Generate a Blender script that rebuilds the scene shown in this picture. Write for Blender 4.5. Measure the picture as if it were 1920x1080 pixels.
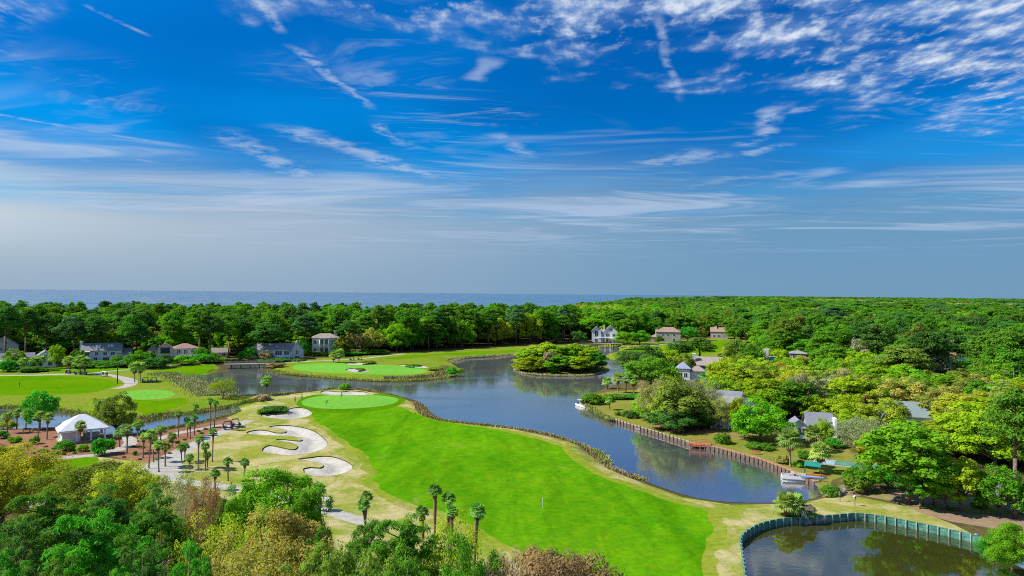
import bpy, bmesh, math, random
import numpy as np
from mathutils import Vector, Matrix, geometry

for o in list(bpy.data.objects):
    bpy.data.objects.remove(o)
SC = bpy.context.scene
COL = SC.collection
R = math.radians
rng = np.random.default_rng(7)
random.seed(7)

# ------------------------------------------------------------------ camera
CAM_H = 34.0
FPX = 1330.0                      # focal length in pixels of a 1920 px wide frame
PITCH, ROLL = R(0.42), R(0.52)
cam = bpy.data.cameras.new('camera')
cam.sensor_width = 36.0
cam.lens = 36.0 * FPX / 1920.0
cam.clip_start, cam.clip_end = 0.5, 60000
camo = bpy.data.objects.new('camera', cam)
COL.objects.link(camo)
CAM_R = (Matrix.Rotation(R(90) + PITCH, 3, 'X') @ Matrix.Rotation(ROLL, 3, 'Z'))
camo.matrix_world = Matrix.Translation((0, 0, CAM_H)) @ CAM_R.to_4x4()
SC.camera = camo
CR = np.array(CAM_R)


def at(px, py, z=0.0):
    """ground point (world metres, at height z) surveyed from a photo position"""
    d = CR @ np.array([(px - 960) / FPX, -(py - 540) / FPX, -1.0])
    t = (z - CAM_H) / d[2]
    return d[0] * t, d[1] * t


def horizon(px):
    return 550.0 + 0.0091 * (px - 960)


def proj(x, y, z):
    v = CR.T @ np.array([x, y, z - CAM_H])
    return 960 + FPX * v[0] / -v[2], 540 - FPX * v[1] / -v[2]


# ------------------------------------------------------------------ light
SUN_AZ, SUN_EL = R(-94), R(44)        # azimuth from +Y, clockwise
sun = bpy.data.lights.new('sun', 'SUN')
sun.energy, sun.angle, sun.color = 3.0, R(0.53), (1.0, 0.955, 0.88)
suno = bpy.data.objects.new('sun', sun)
COL.objects.link(suno)
sd = Vector((math.sin(SUN_AZ) * math.cos(SUN_EL), math.cos(SUN_AZ) * math.cos(SUN_EL), math.sin(SUN_EL)))
suno.rotation_euler = sd.to_track_quat('Z', 'Y').to_euler()
suno.location = (-120, 40, 120)

SC.view_settings.view_transform = 'Standard'
SC.view_settings.look = 'None'
SC.view_settings.gamma = 1.0
SC.view_settings.use_curve_mapping = False
SC.view_settings.exposure = 1.3
SC.cycles.max_bounces = 8
SC.cycles.diffuse_bounces = 5
SC.cycles.transmission_bounces = 4
SC.cycles.use_denoising = False
SC.cycles.filter_width = 1.0


# ------------------------------------------------------------------ node helpers
class NT:
    """tiny expression builder over a node tree"""
    dim = '3D'

    def __init__(self, tree):
        self.t = tree

    def n(self, typ, **kw):
        nd = self.t.nodes.new(typ)
        for k, v in kw.items():
            setattr(nd, k, v)
        return nd

    def put(self, sock, v):
        if isinstance(v, bpy.types.NodeSocket):
            self.t.links.new(v, sock)
        elif v is not None:
            if isinstance(v, (tuple, list)) and sock.type == 'RGBA' and len(v) == 3:
                v = (*v, 1)
            sock.default_value = v

    def m(self, op, a, b=None, c=None, clamp=False):
        nd = self.n('ShaderNodeMath', operation=op, use_clamp=clamp)
        for i, v in enumerate((a, b, c)):
            self.put(nd.inputs[i], v)
        return nd.outputs[0]

    def vm(self, op, a, b=None, scale=None):
        nd = self.n('ShaderNodeVectorMath', operation=op)
        self.put(nd.inputs[0], a)
        if b is not None:
            self.put(nd.inputs[1], b)
        if scale is not None:
            self.put(nd.inputs[3], scale)
        return nd.outputs['Value'] if op in ('DOT_PRODUCT', 'LENGTH', 'DISTANCE') else nd.outputs[0]

    def mix(self, f, a, b, mode='MIX'):
        nd = self.n('ShaderNodeMix', data_type='RGBA', blend_type=mode)
        self.put(nd.inputs[0], f)
        self.put(nd.inputs[6], a)
        self.put(nd.inputs[7], b)
        return nd.outputs[2]

    def ss(self, v, a, b, lo=0.0, hi=1.0):
        nd = self.n('ShaderNodeMapRange', interpolation_type='SMOOTHSTEP')
        self.put(nd.inputs[0], v)
        for i, q in enumerate((a, b, lo, hi)):
            nd.inputs[1 + i].default_value = q
        return nd.outputs[0]

    def noise(self, vec, scale, detail=3, rough=0.55, dist=0.0, dim=None, out=0):
        nd = self.n('ShaderNodeTexNoise', noise_dimensions=dim or self.dim)
        if vec is not None:
            self.put(nd.inputs['Vector'], vec)
        nd.inputs['Scale'].default_value = scale
        nd.inputs['Detail'].default_value = detail
        nd.inputs['Roughness'].default_value = rough
        nd.inputs['Distortion'].default_value = dist
        return nd.outputs[out]

    def map(self, vec, loc=(0, 0, 0), rot=(0, 0, 0), scale=(1, 1, 1)):
        nd = self.n('ShaderNodeMapping')
        self.put(nd.inputs[0], vec)
        nd.inputs[1].default_value, nd.inputs[2].default_value, nd.inputs[3].default_value = loc, rot, scale
        return nd.outputs[0]

    def comb(self, x, y, z=0.0):
        nd = self.n('ShaderNodeCombineXYZ')
        self.put(nd.inputs[0], x)
        self.put(nd.inputs[1], y)
        self.put(nd.inputs[2], z)
        return nd.outputs[0]


# ------------------------------------------------------------------ sky
world = bpy.data.worlds.new('World')
SC.world = world
world.use_nodes = True
wt = world.node_tree
wt.nodes.clear()
W = NT(wt)
W.dim = '2D'
sky = W.n('ShaderNodeTexSky', sky_type='NISHITA', sun_disc=False)
sky.sun_elevation, sky.sun_rotation = SUN_EL, SUN_AZ
sky.altitude, sky.air_density, sky.dust_density, sky.ozone_density = 0.0, 1.0, 1.2, 3.0
tc = W.n('ShaderNodeTexCoord').outputs['Generated']
sep = W.n('ShaderNodeSeparateXYZ')
W.put(sep.inputs[0], tc)
dx, dy, dz = sep.outputs
dzc = W.m('MAXIMUM', dz, 0.045)
U = W.m('DIVIDE', dx, dzc)
V = W.m('DIVIDE', dy, dzc)
UV = W.comb(U, V)
hs = W.n('ShaderNodeHueSaturation')
W.put(hs.inputs['Color'], sky.outputs[0])
hs.inputs['Saturation'].default_value = 1.35
deep = W.mix(1.0, hs.outputs[0], (0.004, 0.66, 1.10), 'MULTIPLY')
SKY_GAIN = 0.05
# slow unevenness of the blue
big = W.noise(UV, 0.45, 2, 0.6, 0.0)
deep = W.mix(1.0, deep, W.mix(W.ss(big, 0.32, 0.66), (0.78, 0.84, 0.88), (1.14, 1.12, 1.06)), 'MULTIPLY')
# low haze veil, uneven along its top
wob = W.noise(W.map(UV, scale=(0.10, 0.05, 1)), 3.0, 2, 0.6, 0.0)
elev = W.m('ADD', dz, W.m('MULTIPLY', W.m('SUBTRACT', wob, 0.5), 0.10))
veil = W.ss(elev, 0.215, 0.085)
streak = W.noise(W.map(UV, rot=(0, 0, R(-18)), scale=(0.16, 0.75, 1)), 1.6, 3, 0.62, 0.0)
veil = W.m('MULTIPLY', veil, W.m('MAXIMUM', W.ss(streak, 0.15, 0.60, 0.45, 1.0), W.ss(dz, 0.14, 0.09)))
hazec = W.mix(W.ss(dx, -0.60, 0.40), (3.65, 4.35, 5.2), (1.3, 2.65, 4.25))
glow = W.m('POWER', W.ss(dx, -0.34, -0.72), 2.0)
hazec = W.mix(W.m('MULTIPLY', glow, W.ss(dz, 0.0, 0.10)), hazec, (5.6, 6.2, 6.2))
col = W.mix(W.m('MULTIPLY', veil, 0.96), deep, hazec)
hor = W.ss(dz, 0.085, 0.0)
col = W.mix(W.m('MULTIPLY', hor, 0.45), col, (1.55, 2.75, 4.05))
# thin cirrus, drawn out in two directions
mask = W.ss(W.noise(UV, 0.55, 1, 0.5, 0.0), 0.44, 0.66)
c1 = W.ss(W.noise(W.map(UV, rot=(0, 0, R(38)), scale=(0.8, 1.9, 1)), 1.1, 4, 0.68, 1.8), 0.53, 0.82)
c2 = W.ss(W.noise(W.map(UV, loc=(3, 7, 0), rot=(0, 0, R(-28)), scale=(0.7, 1.7, 1)), 0.9, 4, 0.68, 1.2), 0.54, 0.80)
cir = W.m('MULTIPLY', W.m('MULTIPLY', W.m('MAXIMUM', c1, W.m('MULTIPLY', c2, 0.8)), mask), W.ss(dz, 0.06, 0.12))
# a veil of ragged cirrus low above the haze
low = W.ss(W.noise(W.map(UV, loc=(1, 0, 0), rot=(0, 0, R(14)), scale=(0.20, 0.42, 1)), 1.7, 4, 0.66, 0.6), 0.46, 0.74)
lowband = W.m('MULTIPLY', W.ss(dz, 0.31, 0.18), W.ss(dz, 0.04, 0.10))
cir = W.m('MAXIMUM', W.m('MULTIPLY', cir, 0.45), W.m('MULTIPLY', W.m('MULTIPLY', low, lowband), 0.70))


def skyuv(px, py):
    e = horizon(px) - py
    return (px - 960) / e, FPX / e


WV = W.m('SUBTRACT', W.noise(UV, 2.2, 3, 0.6), 0.5)
TEXF = W.ss(W.noise(UV, 8.0, 3, 0.7, 0.0), 0.30, 0.62)
TEXC = W.ss(W.noise(UV, 3.2, 4, 0.7, 0.0), 0.34, 0.62)


def trail(p, q, width, strength, soft=0.6, seed=0.0):
    """a long thin cloud between two places in the cloud layer"""
    a, b = skyuv(*p), skyuv(*q)
    L = math.hypot(b[0] - a[0], b[1] - a[1])
    ux, uy = (b[0] - a[0]) / L, (b[1] - a[1]) / L
    off = W.m('MULTIPLY', WV, soft)
    rel = W.vm('SUBTRACT', UV, (a[0], a[1], 0))
    s = W.vm('DOT_PRODUCT', rel, (ux, uy, 0))
    t = W.m('ADD', W.vm('DOT_PRODUCT', rel, (-uy, ux, 0)), off)
    g = W.ss(W.m('ABSOLUTE', t), width, width * 0.1)
    along = W.m('MULTIPLY', W.ss(s, -0.05 * L, 0.12 * L), W.ss(s, 1.05 * L, 0.75 * L))
    tex = TEXF if width < 0.08 else TEXC
    return W.m('MULTIPLY', W.m('MULTIPLY', g, along), W.m('MULTIPLY', tex, strength))


for args in (((-60, 205), (380, 283), 0.05, 0.42, 0.12), ((-80, 236), (300, 308), 0.09, 0.50, 0.12),
             ((-80, 255), (175, 304), 0.06, 0.40, 0.12), ((505, 236), (835, 338), 0.16, 0.60, 0.35),
             ((408, 244), (655, 374), 0.20, 0.55, 0.5), ((466, -10), (525, 62), 0.035, 0.60, 0.10),
             ((545, 85), (700, 205), 0.05, 0.55, 0.22), ((690, 230), (765, 275), 0.07, 0.45, 0.2),
             ((155, 8), (275, 68), 0.022, 0.40, 0.03), ((1392, 275), (1475, 190), 0.10, 0.62, 0.25),
             ((1385, 290), (1490, 268), 0.12, 0.5, 0.3), ((1225, 20), (1275, 190), 0.03, 0.38, 0.06),
             ((1215, 310), (1345, 280), 0.30, 0.50, 0.4), ((915, 250), (1010, 300), 0.12, 0.45, 0.3),
             ((870, 150), (925, 105), 0.08, 0.45, 0.2)):
    cir = W.m('MAXIMUM', cir, trail(*args, seed=args[0][0] * 0.01))
col = W.mix(cir, col, (3.9, 4.8, 6.3))
# mackerel deck that reaches in from overhead on the right
edge = W.m('SUBTRACT', W.m('ADD', W.m('MULTIPLY', U, 0.45), 2.72), V)
edge = W.m('ADD', edge, W.m('MULTIPLY', WV, 2.0))
edge2 = W.m('ADD', W.m('SUBTRACT', W.m('MULTIPLY', W.m('ADD', U, 1.38), -1.0), W.m('MULTIPLY', W.m('SUBTRACT', V, 2.4), 1.2)),
            W.m('MULTIPLY', WV, 1.2))
deck = W.m('MAXIMUM', W.ss(edge, -0.35, 0.45), W.ss(edge2, -0.1, 0.7, 0, 0.75))
cells = W.noise(W.map(UV, rot=(0, 0, R(8)), scale=(1.0, 0.62, 1)), 13.0, 4, 0.62, 0.0)
patch = W.noise(UV, 3.1, 2, 0.55)
thr = W.m('ADD', cells, W.m('MULTIPLY', W.m('SUBTRACT', patch, 0.5), 0.85))
ac = W.m('MULTIPLY', W.ss(thr, 0.40, 0.80), deck)
sheet = W.m('MULTIPLY', W.ss(patch, 0.34, 0.70, 0.0, 0.45), deck)
col = W.mix(sheet, col, (1.9, 3.2, 5.7))
col = W.mix(W.m('MULTIPLY', ac, 0.92), col, W.mix(W.ss(thr, 0.6, 0.95), (3.9, 4.8, 6.4), (6.3, 6.8, 7.6)))
bg = W.n('ShaderNodeBackground')
W.put(bg.inputs[0], col)
bg.inputs[1].default_value = SKY_GAIN
wo = W.n('ShaderNodeOutputWorld')
wt.links.new(bg.outputs[0], wo.inputs[0])
world.cycles.sampling_method = 'MANUAL'
world.cycles.sample_map_resolution = 256
SC.cycles.use_adaptive_sampling = True
SC.cycles.adaptive_threshold = 0.02


# ------------------------------------------------------------------ object helpers
def link(o, parent=None):
    COL.objects.link(o)
    if parent is not None:
        o.parent = parent
    return o


def tag(o, label=None, cat=None, group=None, kind=None):
    if label:
        o['label'] = label
    if cat:
        o['category'] = cat
    if group:
        o['group'] = group
    if kind:
        o['kind'] = kind
    return o


def empty(name, loc, rz=0.0, label=None, cat=None, group=None):
    o = bpy.data.objects.new(name, None)
    o.empty_display_size = 0.3
    o.location, o.rotation_euler = loc, (0, 0, rz)
    link(o)
    return tag(o, label, cat, group)


def copy_tree(o, parent=None):
    c = o.copy()
    link(c, parent)
    for ch in list(o.children):
        copy_tree(ch, c)
    return c


def mesh_np(name, V3, F, mats=(), mi=None, smooth=False):
    """mesh from arrays: V3 (n,3), F (m,k) with one k"""
    V3 = np.asarray(V3, np.float32)
    F = np.asarray(F, np.int32)
    me = bpy.data.meshes.new(name)
    me.vertices.add(len(V3))
    me.vertices.foreach_set('co', V3.ravel())
    k = F.shape[1]
    me.loops.add(F.size)
    me.loops.foreach_set('vertex_index', F.ravel())
    me.polygons.add(len(F))
    me.polygons.foreach_set('loop_start', np.arange(0, F.size, k, dtype=np.int32))
    for m in mats:
        me.materials.append(m)
    if mi is not None:
        me.polygons.foreach_set('material_index', np.asarray(mi, np.int32))
    me.polygons.foreach_set('use_smooth', np.full(len(F), smooth))
    me.update(calc_edges=True)
    return me


class MB:
    """collects boxes, bars, prisms; build() links them as one mesh object"""
    def __init__(self):
        self.v, self.f, self.mi = [], [], []

    def poly(self, verts, faces, mi=0):
        b = len(self.v)
        self.v += [tuple(p) for p in verts]
        self.f += [tuple(b + i for i in f) for f in faces]
        self.mi += [mi] * len(faces)
        return self

    def box(self, x0, x1, y0, y1, z0, z1, mi=0):
        v = [(x, y, z) for z in (z0, z1) for y in (y0, y1) for x in (x0, x1)]
        return self.poly(v, [(0, 2, 3, 1), (4, 5, 7, 6), (0, 1, 5, 4), (2, 6, 7, 3), (0, 4, 6, 2), (1, 3, 7, 5)], mi)

    def bar(self, a, b, r0, r1=None, n=6, mi=0):
        r1 = r0 if r1 is None else r1
        a, b = Vector(a), Vector(b)
        d = (b - a)
        q = d.to_track_quat('Z', 'Y')
        vs = []
        for p, r in ((a, r0), (b, r1)):
            for i in range(n):
                t = 2 * math.pi * i / n
                vs.append(p + q @ Vector((r * math.cos(t), r * math.sin(t), 0)))
        fs = [(i, (i + 1) % n, n + (i + 1) % n, n + i) for i in range(n)]
        fs += [tuple(range(n - 1, -1, -1)), tuple(range(n, 2 * n))]
        return self.poly(vs, fs, mi)

    def lathe(self, prof, n=12, mi=0, axis='Z', c=(0, 0, 0)):
        vs, fs = [], []
        for r, h in prof:
            for i in range(n):
                t = 2 * math.pi * i / n
                p = (r * math.cos(t), r * math.sin(t), h)
                if axis == 'Y':
                    p = (p[0], p[2], p[1])
                vs.append((p[0] + c[0], p[1] + c[1], p[2] + c[2]))
        for j in range(len(prof) - 1):
            for i in range(n):
                fs.append((j * n + i, j * n + (i + 1) % n, (j + 1) * n + (i + 1) % n, (j + 1) * n + i))
        fs.append(tuple(range(n - 1, -1, -1)))
        fs.append(tuple((len(prof) - 1) * n + i for i in range(n)))
        return self.poly(vs, fs, mi)

    def mesh(self, name, mats, smooth=False):
        me = bpy.data.meshes.new(name)
        me.from_pydata(self.v, [], self.f)
        for m in (mats if isinstance(mats, (list, tuple)) else [mats]):
            me.materials.append(m)
        for p, i in zip(me.polygons, self.mi):
            p.material_index = i
            p.use_smooth = smooth
        bm = bmesh.new()
        bm.from_mesh(me)
        bmesh.ops.recalc_face_normals(bm, faces=bm.faces)
        bm.to_mesh(me)
        bm.free()
        me.update()
        return me

    def build(self, name, mats, parent=None, smooth=False):
        return link(bpy.data.objects.new(name, self.mesh(name, mats, smooth)), parent)


# ------------------------------------------------------------------ materials
def new_mat(name):
    m = bpy.data.materials.new(name)
    m.use_nodes = True
    nt = m.node_tree
    nt.nodes.clear()
    n = NT(nt)
    out = n.n('ShaderNodeOutputMaterial')
    b = n.n('ShaderNodeBsdfPrincipled')
    nt.links.new(b.outputs[0], out.inputs[0])
    b.inputs['Specular IOR Level'].default_value = 0.2
    return m, n, b, out


def simple(name, c, rough=0.7, var=0.12, scale=3.0, spec=0.25, metal=0.0, bump=0.0, bscale=20.0):
    m, n, b, out = new_mat(name)
    p = n.n('ShaderNodeTexCoord').outputs['Object']
    f = n.noise(p, scale, 4, 0.6)
    lo = tuple(max(0, v * (1 - var)) for v in c)
    hi = tuple(min(1, v * (1 + var)) for v in c)
    n.put(b.inputs['Base Color'], n.mix(n.ss(f, 0.3, 0.7), lo, hi))
    b.inputs['Roughness'].default_value = rough
    b.inputs['Specular IOR Level'].default_value = spec
    b.inputs['Metallic'].default_value = metal
    if bump:
        bp = n.n('ShaderNodeBump')
        bp.inputs['Strength'].default_value = bump
        bp.inputs['Distance'].default_value = 0.02
        n.put(bp.inputs['Height'], n.noise(p, bscale, 3))
        n.put(b.inputs['Normal'], bp.outputs[0])
    return m


def wpos(n):
    return n.n('ShaderNodeNewGeometry').outputs['Position']


def grass(name, c0, c1, c2, s1=0.05, s2=0.6, stripe=None, dry=None, dryt=(0.5, 0.7), rough=0.85, k=0.80, kb=1.0, mow=None):
    """turf: two greens blended slowly, finer mottling, optional mowing streaks and dry patches"""
    c0, c1, c2 = [(c[0] * k, c[1] * k, c[2] * k * kb) for c in (c0, c1, c2)]
    dry = dry and tuple(v * k for v in dry)
    m, n, b, out = new_mat(name)
    p = wpos(n)
    f = n.noise(p, s1, 5, 0.66, 0.15)
    c = n.mix(n.ss(f, 0.32, 0.68), c0, c1)
    g = n.noise(p, s2, 5, 0.7)
    c = n.mix(n.ss(g, 0.45, 0.75, 0.0, 0.55), c, c2)
    if stripe:
        ang, sc, amt = stripe
        q = n.map(p, rot=(0, 0, ang), scale=(sc, sc * 0.12, 1))
        st = n.noise(q, 1.0, 4, 0.65, 0.8)
        c = n.mix(n.ss(st, 0.42, 0.66, 0.0, amt), c, tuple(v * 0.62 for v in c0))
        c = n.mix(n.ss(st, 0.42, 0.30, 0.0, amt * 0.8), c, tuple(min(1, v * 1.3) for v in c1))
    if mow:
        for ang, w_, amt in mow:
            wv = n.n('ShaderNodeTexWave', wave_type='BANDS', bands_direction='X', wave_profile='SIN')
            n.put(wv.inputs['Vector'], n.map(p, rot=(0, 0, ang)))
            wv.inputs['Scale'].default_value = 0.314 / w_
            wv.inputs['Distortion'].default_value = 1.2
            wv.inputs['Detail'].default_value = 1
            wv.inputs['Detail Scale'].default_value = 0.25
            e = n.ss(wv.outputs['Fac'], 0.35, 0.65)
            c = n.mix(n.m('MULTIPLY', e, n.ss(f, 0.25, 0.75, amt, amt * 0.4)), c, n.mix(1.0, c, (1.28, 1.12, 0.9), 'MULTIPLY'))
    if dry:
        h = n.noise(p, 0.085, 5, 0.68, 0.9)
        c = n.mix(n.ss(h, dryt[0], dryt[1], 0.0, 0.9), c, dry)
    fine = n.noise(p, 5.0, 3, 0.7)
    c = n.mix(1.0, c, n.mix(fine, (0.72, 0.72, 0.72), (1.24, 1.24, 1.24)), 'MULTIPLY')
    midn = n.noise(p, 0.9, 4, 0.75)
    c = n.mix(1.0, c, n.mix(n.ss(midn, 0.3, 0.7), (0.82, 0.84, 0.80), (1.17, 1.13, 1.12)), 'MULTIPLY')
    n.put(b.inputs['Base Color'], c)
    b.inputs['Roughness'].default_value = rough
    b.inputs['Specular IOR Level'].default_value = 0.0
    bp = n.n('ShaderNodeBump')
    bp.inputs['Strength'].default_value = 0.35
    bp.inputs['Distance'].default_value = 0.12
    n.put(bp.inputs['Height'], n.m('ADD', n.noise(p, 3.0, 4, 0.7), n.m('MULTIPLY', n.noise(p, 0.25, 3), 2.0)))
    n.put(b.inputs['Normal'], bp.outputs[0])
    return m


M = {}
M['fairway'] = grass('fairway_turf', (0.068, 0.285, 0.012), (0.135, 0.355, 0.018), (0.23, 0.37, 0.03), 0.030, 0.35, stripe=(R(38), 0.12, 0.5), k=0.73, kb=0.3, mow=((R(33), 4.5, 0.55), (R(-28), 5.0, 0.35)), dry=(0.30, 0.33, 0.06), dryt=(0.60, 0.80))
M['semi'] = grass('semi_rough_turf', (0.19, 0.29, 0.03), (0.29, 0.32, 0.06), (0.38, 0.35, 0.10), 0.05, 0.35, k=0.76, kb=0.6, dry=(0.38, 0.34, 0.12), dryt=(0.50, 0.70))
M['fairway_far'] = grass('far_fairway_turf', (0.09, 0.27, 0.010), (0.15, 0.31, 0.012), (0.21, 0.30, 0.02), 0.03, 0.2, k=0.73, kb=0.25)
M['green'] = grass('putting_green_turf', (0.15, 0.42, 0.045), (0.185, 0.45, 0.055), (0.22, 0.44, 0.06), 0.05, 0.5)
M['collar'] = grass('green_collar_turf', (0.075, 0.24, 0.010), (0.10, 0.27, 0.012), (0.14, 0.27, 0.02), 0.08, 0.5, k=0.73, kb=0.25)
M['rough'] = grass('rough_turf', (0.19, 0.275, 0.020), (0.29, 0.30, 0.045), (0.40, 0.35, 0.12), 0.045, 0.30, dry=(0.50, 0.42, 0.21), dryt=(0.40, 0.60))
M['rough_green'] = grass('greener_rough_turf', (0.15, 0.26, 0.014), (0.23, 0.28, 0.03), (0.30, 0.28, 0.05), 0.05, 0.3, dry=(0.33, 0.26, 0.09), dryt=(0.56, 0.74))
M['lawn'] = grass('garden_lawn', (0.19, 0.235, 0.025), (0.26, 0.25, 0.05), (0.31, 0.26, 0.08), 0.06, 0.4, dry=(0.30, 0.22, 0.10), dryt=(0.52, 0.68))
M['forest'] = grass('leaf_litter', (0.10, 0.085, 0.035), (0.15, 0.11, 0.05), (0.07, 0.09, 0.03), 0.05, 0.3, dry=(0.16, 0.17, 0.04), dryt=(0.5, 0.66))
M['mulch'] = grass('pine_straw_mulch', (0.27, 0.125, 0.072), (0.34, 0.17, 0.105), (0.40, 0.23, 0.16), 0.12, 1.0, dry=(0.20, 0.09, 0.05), dryt=(0.56, 0.72))
M['mulch_dark'] = grass('tree_ring_mulch', (0.30, 0.20, 0.14), (0.36, 0.24, 0.17), (0.26, 0.25, 0.09), 0.12, 0.8, dry=(0.24, 0.29, 0.05), dryt=(0.48, 0.64))
M['sand'] = grass('bunker_sand', (0.58, 0.54, 0.47), (0.66, 0.62, 0.56), (0.48, 0.44, 0.38), 0.25, 1.6, k=0.68)
M['path'] = grass('cart_path_concrete', (0.46, 0.43, 0.39), (0.53, 0.50, 0.46), (0.38, 0.36, 0.33), 0.2, 0.8, k=0.74)
M['asphalt'] = grass('drive_surface', (0.30, 0.29, 0.29), (0.36, 0.35, 0.36), (0.25, 0.25, 0.25), 0.2, 0.8)
M['soil'] = grass('bunker_edge_turf', (0.10, 0.11, 0.018), (0.13, 0.12, 0.03), (0.09, 0.08, 0.03), 0.3, 1.0)


def water(name, base, deep, rough, bumpd, ior, scale=1.0, stretch=(1, 1, 1)):
    m, n, b, out = new_mat(name)
    p = wpos(n)
    n.put(b.inputs['Base Color'], n.mix(n.ss(n.noise(p, 0.035, 3, 0.6, 0.4), 0.35, 0.65), base, deep))
    wind = n.noise(n.map(p, rot=(0, 0, R(-8)), scale=(0.012, 0.05, 1)), 1.0, 4, 0.6, 0.6)
    n.put(b.inputs['Roughness'], n.ss(wind, 0.42, 0.66, rough * 0.6, rough * 2.6))
    b.inputs['IOR'].default_value = ior
    b.inputs['Specular IOR Level'].default_value = 0.5
    b.inputs['Specular Tint'].default_value = (1.0, 0.95, 0.89, 1)
    bp = n.n('ShaderNodeBump')
    bp.inputs['Strength'].default_value = 1.0
    bp.inputs['Distance'].default_value = bumpd
    q = n.map(p, rot=(0, 0, R(12)), scale=stretch)
    n.put(bp.inputs['Height'], n.m('ADD', n.noise(q, 1.6 * scale, 3, 0.55, 0.4),
                                   n.m('MULTIPLY', n.noise(q, 0.25 * scale, 2), 1.5)))
    n.put(b.inputs['Normal'], bp.outputs[0])
    return m


M['lake'] = water('lake_water', (0.080, 0.082, 0.084), (0.092, 0.094, 0.096), 0.055, 0.006, 7.0, 1.0, (0.7, 1.2, 1))
M['pond'] = water('pond_water', (0.034, 0.038, 0.007), (0.040, 0.041, 0.008), 0.03, 0.004, 2.8, 1.0)
M['creek'] = water('creek_water', (0.10, 0.105, 0.115), (0.12, 0.125, 0.135), 0.06, 0.006, 9.0, 1.0)
M['ocean'] = water('ocean_water', (0.006, 0.085, 0.18), (0.008, 0.092, 0.19), 0.14, 0.03, 1.33, 0.12, (0.4, 1.4, 1))

# ------------------------------------------------------------------ survey of outlines (photo positions -> ground metres)
ZW, ZP, ZO = -0.7, -1.0, -1.6      # lake, pond, ocean levels


def smooth_closed(P, step):
    """Catmull-Rom through closed outline, resampled about every `step` metres"""
    P = np.asarray(P, float)
    n = len(P)
    out = []
    for i in range(n):
        p0, p1, p2, p3 = P[i - 1], P[i], P[(i + 1) % n], P[(i + 2) % n]
        k = max(1, int(np.linalg.norm(p2 - p1) / step))
        k = min(k, 14)
        for j in range(k):
            t = j / k
            out.append(0.5 * ((2 * p1) + (-p0 + p2) * t + (2 * p0 - 5 * p1 + 4 * p2 - p3) * t * t + (-p0 + 3 * p1 - 3 * p2 + p3) * t ** 3))
    return np.array(out)


def smooth_open(P, step):
    P = np.asarray(P, float)
    out = []
    n = len(P)
    for i in range(n - 1):
        p0, p1, p2, p3 = P[max(i - 1, 0)], P[i], P[i + 1], P[min(i + 2, n - 1)]
        k = max(1, int(np.linalg.norm(p2 - p1) / step))
        for j in range(k):
            t = j / k
            out.append(0.5 * ((2 * p1) + (-p0 + p2) * t + (2 * p0 - 5 * p1 + 4 * p2 - p3) * t * t + (-p0 + 3 * p1 - 3 * p2 + p3) * t ** 3))
    out.append(P[-1])
    return np.array(out)


def outline(pts, z=0.0, step=2.0, smooth=True):
    P = [at(x, y, z) for x, y in pts]
    return smooth_closed(P, step) if smooth else np.array(P)


def ribbon(pts, width, z=0.0, step=3.0):
    """closed outline of a path of given width in metres along photo positions"""
    P = smooth_open([at(x, y, z) for x, y in pts], step)
    T = np.gradient(P, axis=0)
    T /= np.linalg.norm(T, axis=1)[:, None]
    Nn = np.stack([-T[:, 1], T[:, 0]], 1)
    w = np.asarray(width, float)
    if w.ndim:
        w = np.interp(np.linspace(0, 1, len(P)), np.linspace(0, 1, len(w)), w)[:, None]
    return np.concatenate([P + Nn * w / 2, (P - Nn * w / 2)[::-1]])


LAKE_NEAR = [(1540, 927), (1500, 938), (1440, 941), (1370, 940), (1310, 933), (1270, 922), (1235, 910), (1205, 898), (1170, 884), (1142, 873),
             (1130, 858), (1115, 843), (1090, 832), (1060, 822), (1020, 812), (980, 806), (940, 800), (900, 796), (860, 791), (828, 783),
             (810, 772), (800, 760), (780, 750), (745, 741), (705, 732), (665, 728), (625, 728), (600, 731), (570, 737), (520, 741), (480, 742),
             (440, 743), (415, 740), (395, 728), (370, 716), (345, 709), (355, 703), (395, 702), (422, 697), (430, 689), (440, 680), (470, 676), (497, 680),
             (503, 692), (520, 699), (560, 703), (600, 707), (640, 710), (680, 713), (720, 714.5), (760, 714), (800, 711), (825, 707), (848, 703), (860, 698),
             (862, 690), (850, 682), (842, 674), (868, 669), (910, 667), (950, 665), (985, 660.5), (1030, 657), (1075, 655), (1092, 652), (1125, 650),
             (1155, 651), (1158, 658), (1140, 664), (1134, 671), (1150, 675.5), (1172, 677), (1186, 686), (1182, 702), (1168, 716), (1140, 724), (1115, 734), (1096, 741)]
BANK_R = [(1088, 748), (1093, 757), (1105, 765), (1125, 777), (1150, 790), (1170, 797), (1200, 806), (1230, 815), (1265, 826), (1300, 837), (1340, 846),
          (1380, 857), (1420, 868), (1460, 883), (1500, 900), (1530, 913)]
ISLE = [(968, 690), (972, 696), (1000, 702), (1050, 704.5), (1100, 703.5), (1130, 697), (1138, 690), (1125, 683.5), (1050, 679), (985, 683)]
CREEK = [(-220, 778), (-100, 770), (0, 765), (60, 766), (120, 771), (180, 782), (235, 793), (270, 790), (310, 782), (360, 775), (400, 768), (436, 762),
         (447, 768), (430, 777), (390, 786), (350, 795), (300, 804), (250, 812), (190, 812), (140, 803), (100, 800), (50, 803), (0, 803), (-100, 806), (-220, 812)]
POND_EDGE = [(1400, 1110), (1395, 1060), (1391, 1030), (1389, 1013), (1398, 1000), (1422, 986), (1450, 978), (1480, 974), (1545, 970), (1585, 966.5),
             (1612, 965), (1640, 968), (1690, 977), (1740, 987), (1790, 998), (1838, 1010), (1870, 1030)]
POND_REST = [(1930, 1058), (2050, 1120), (2000, 1250), (1700, 1330), (1420, 1280)]

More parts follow.
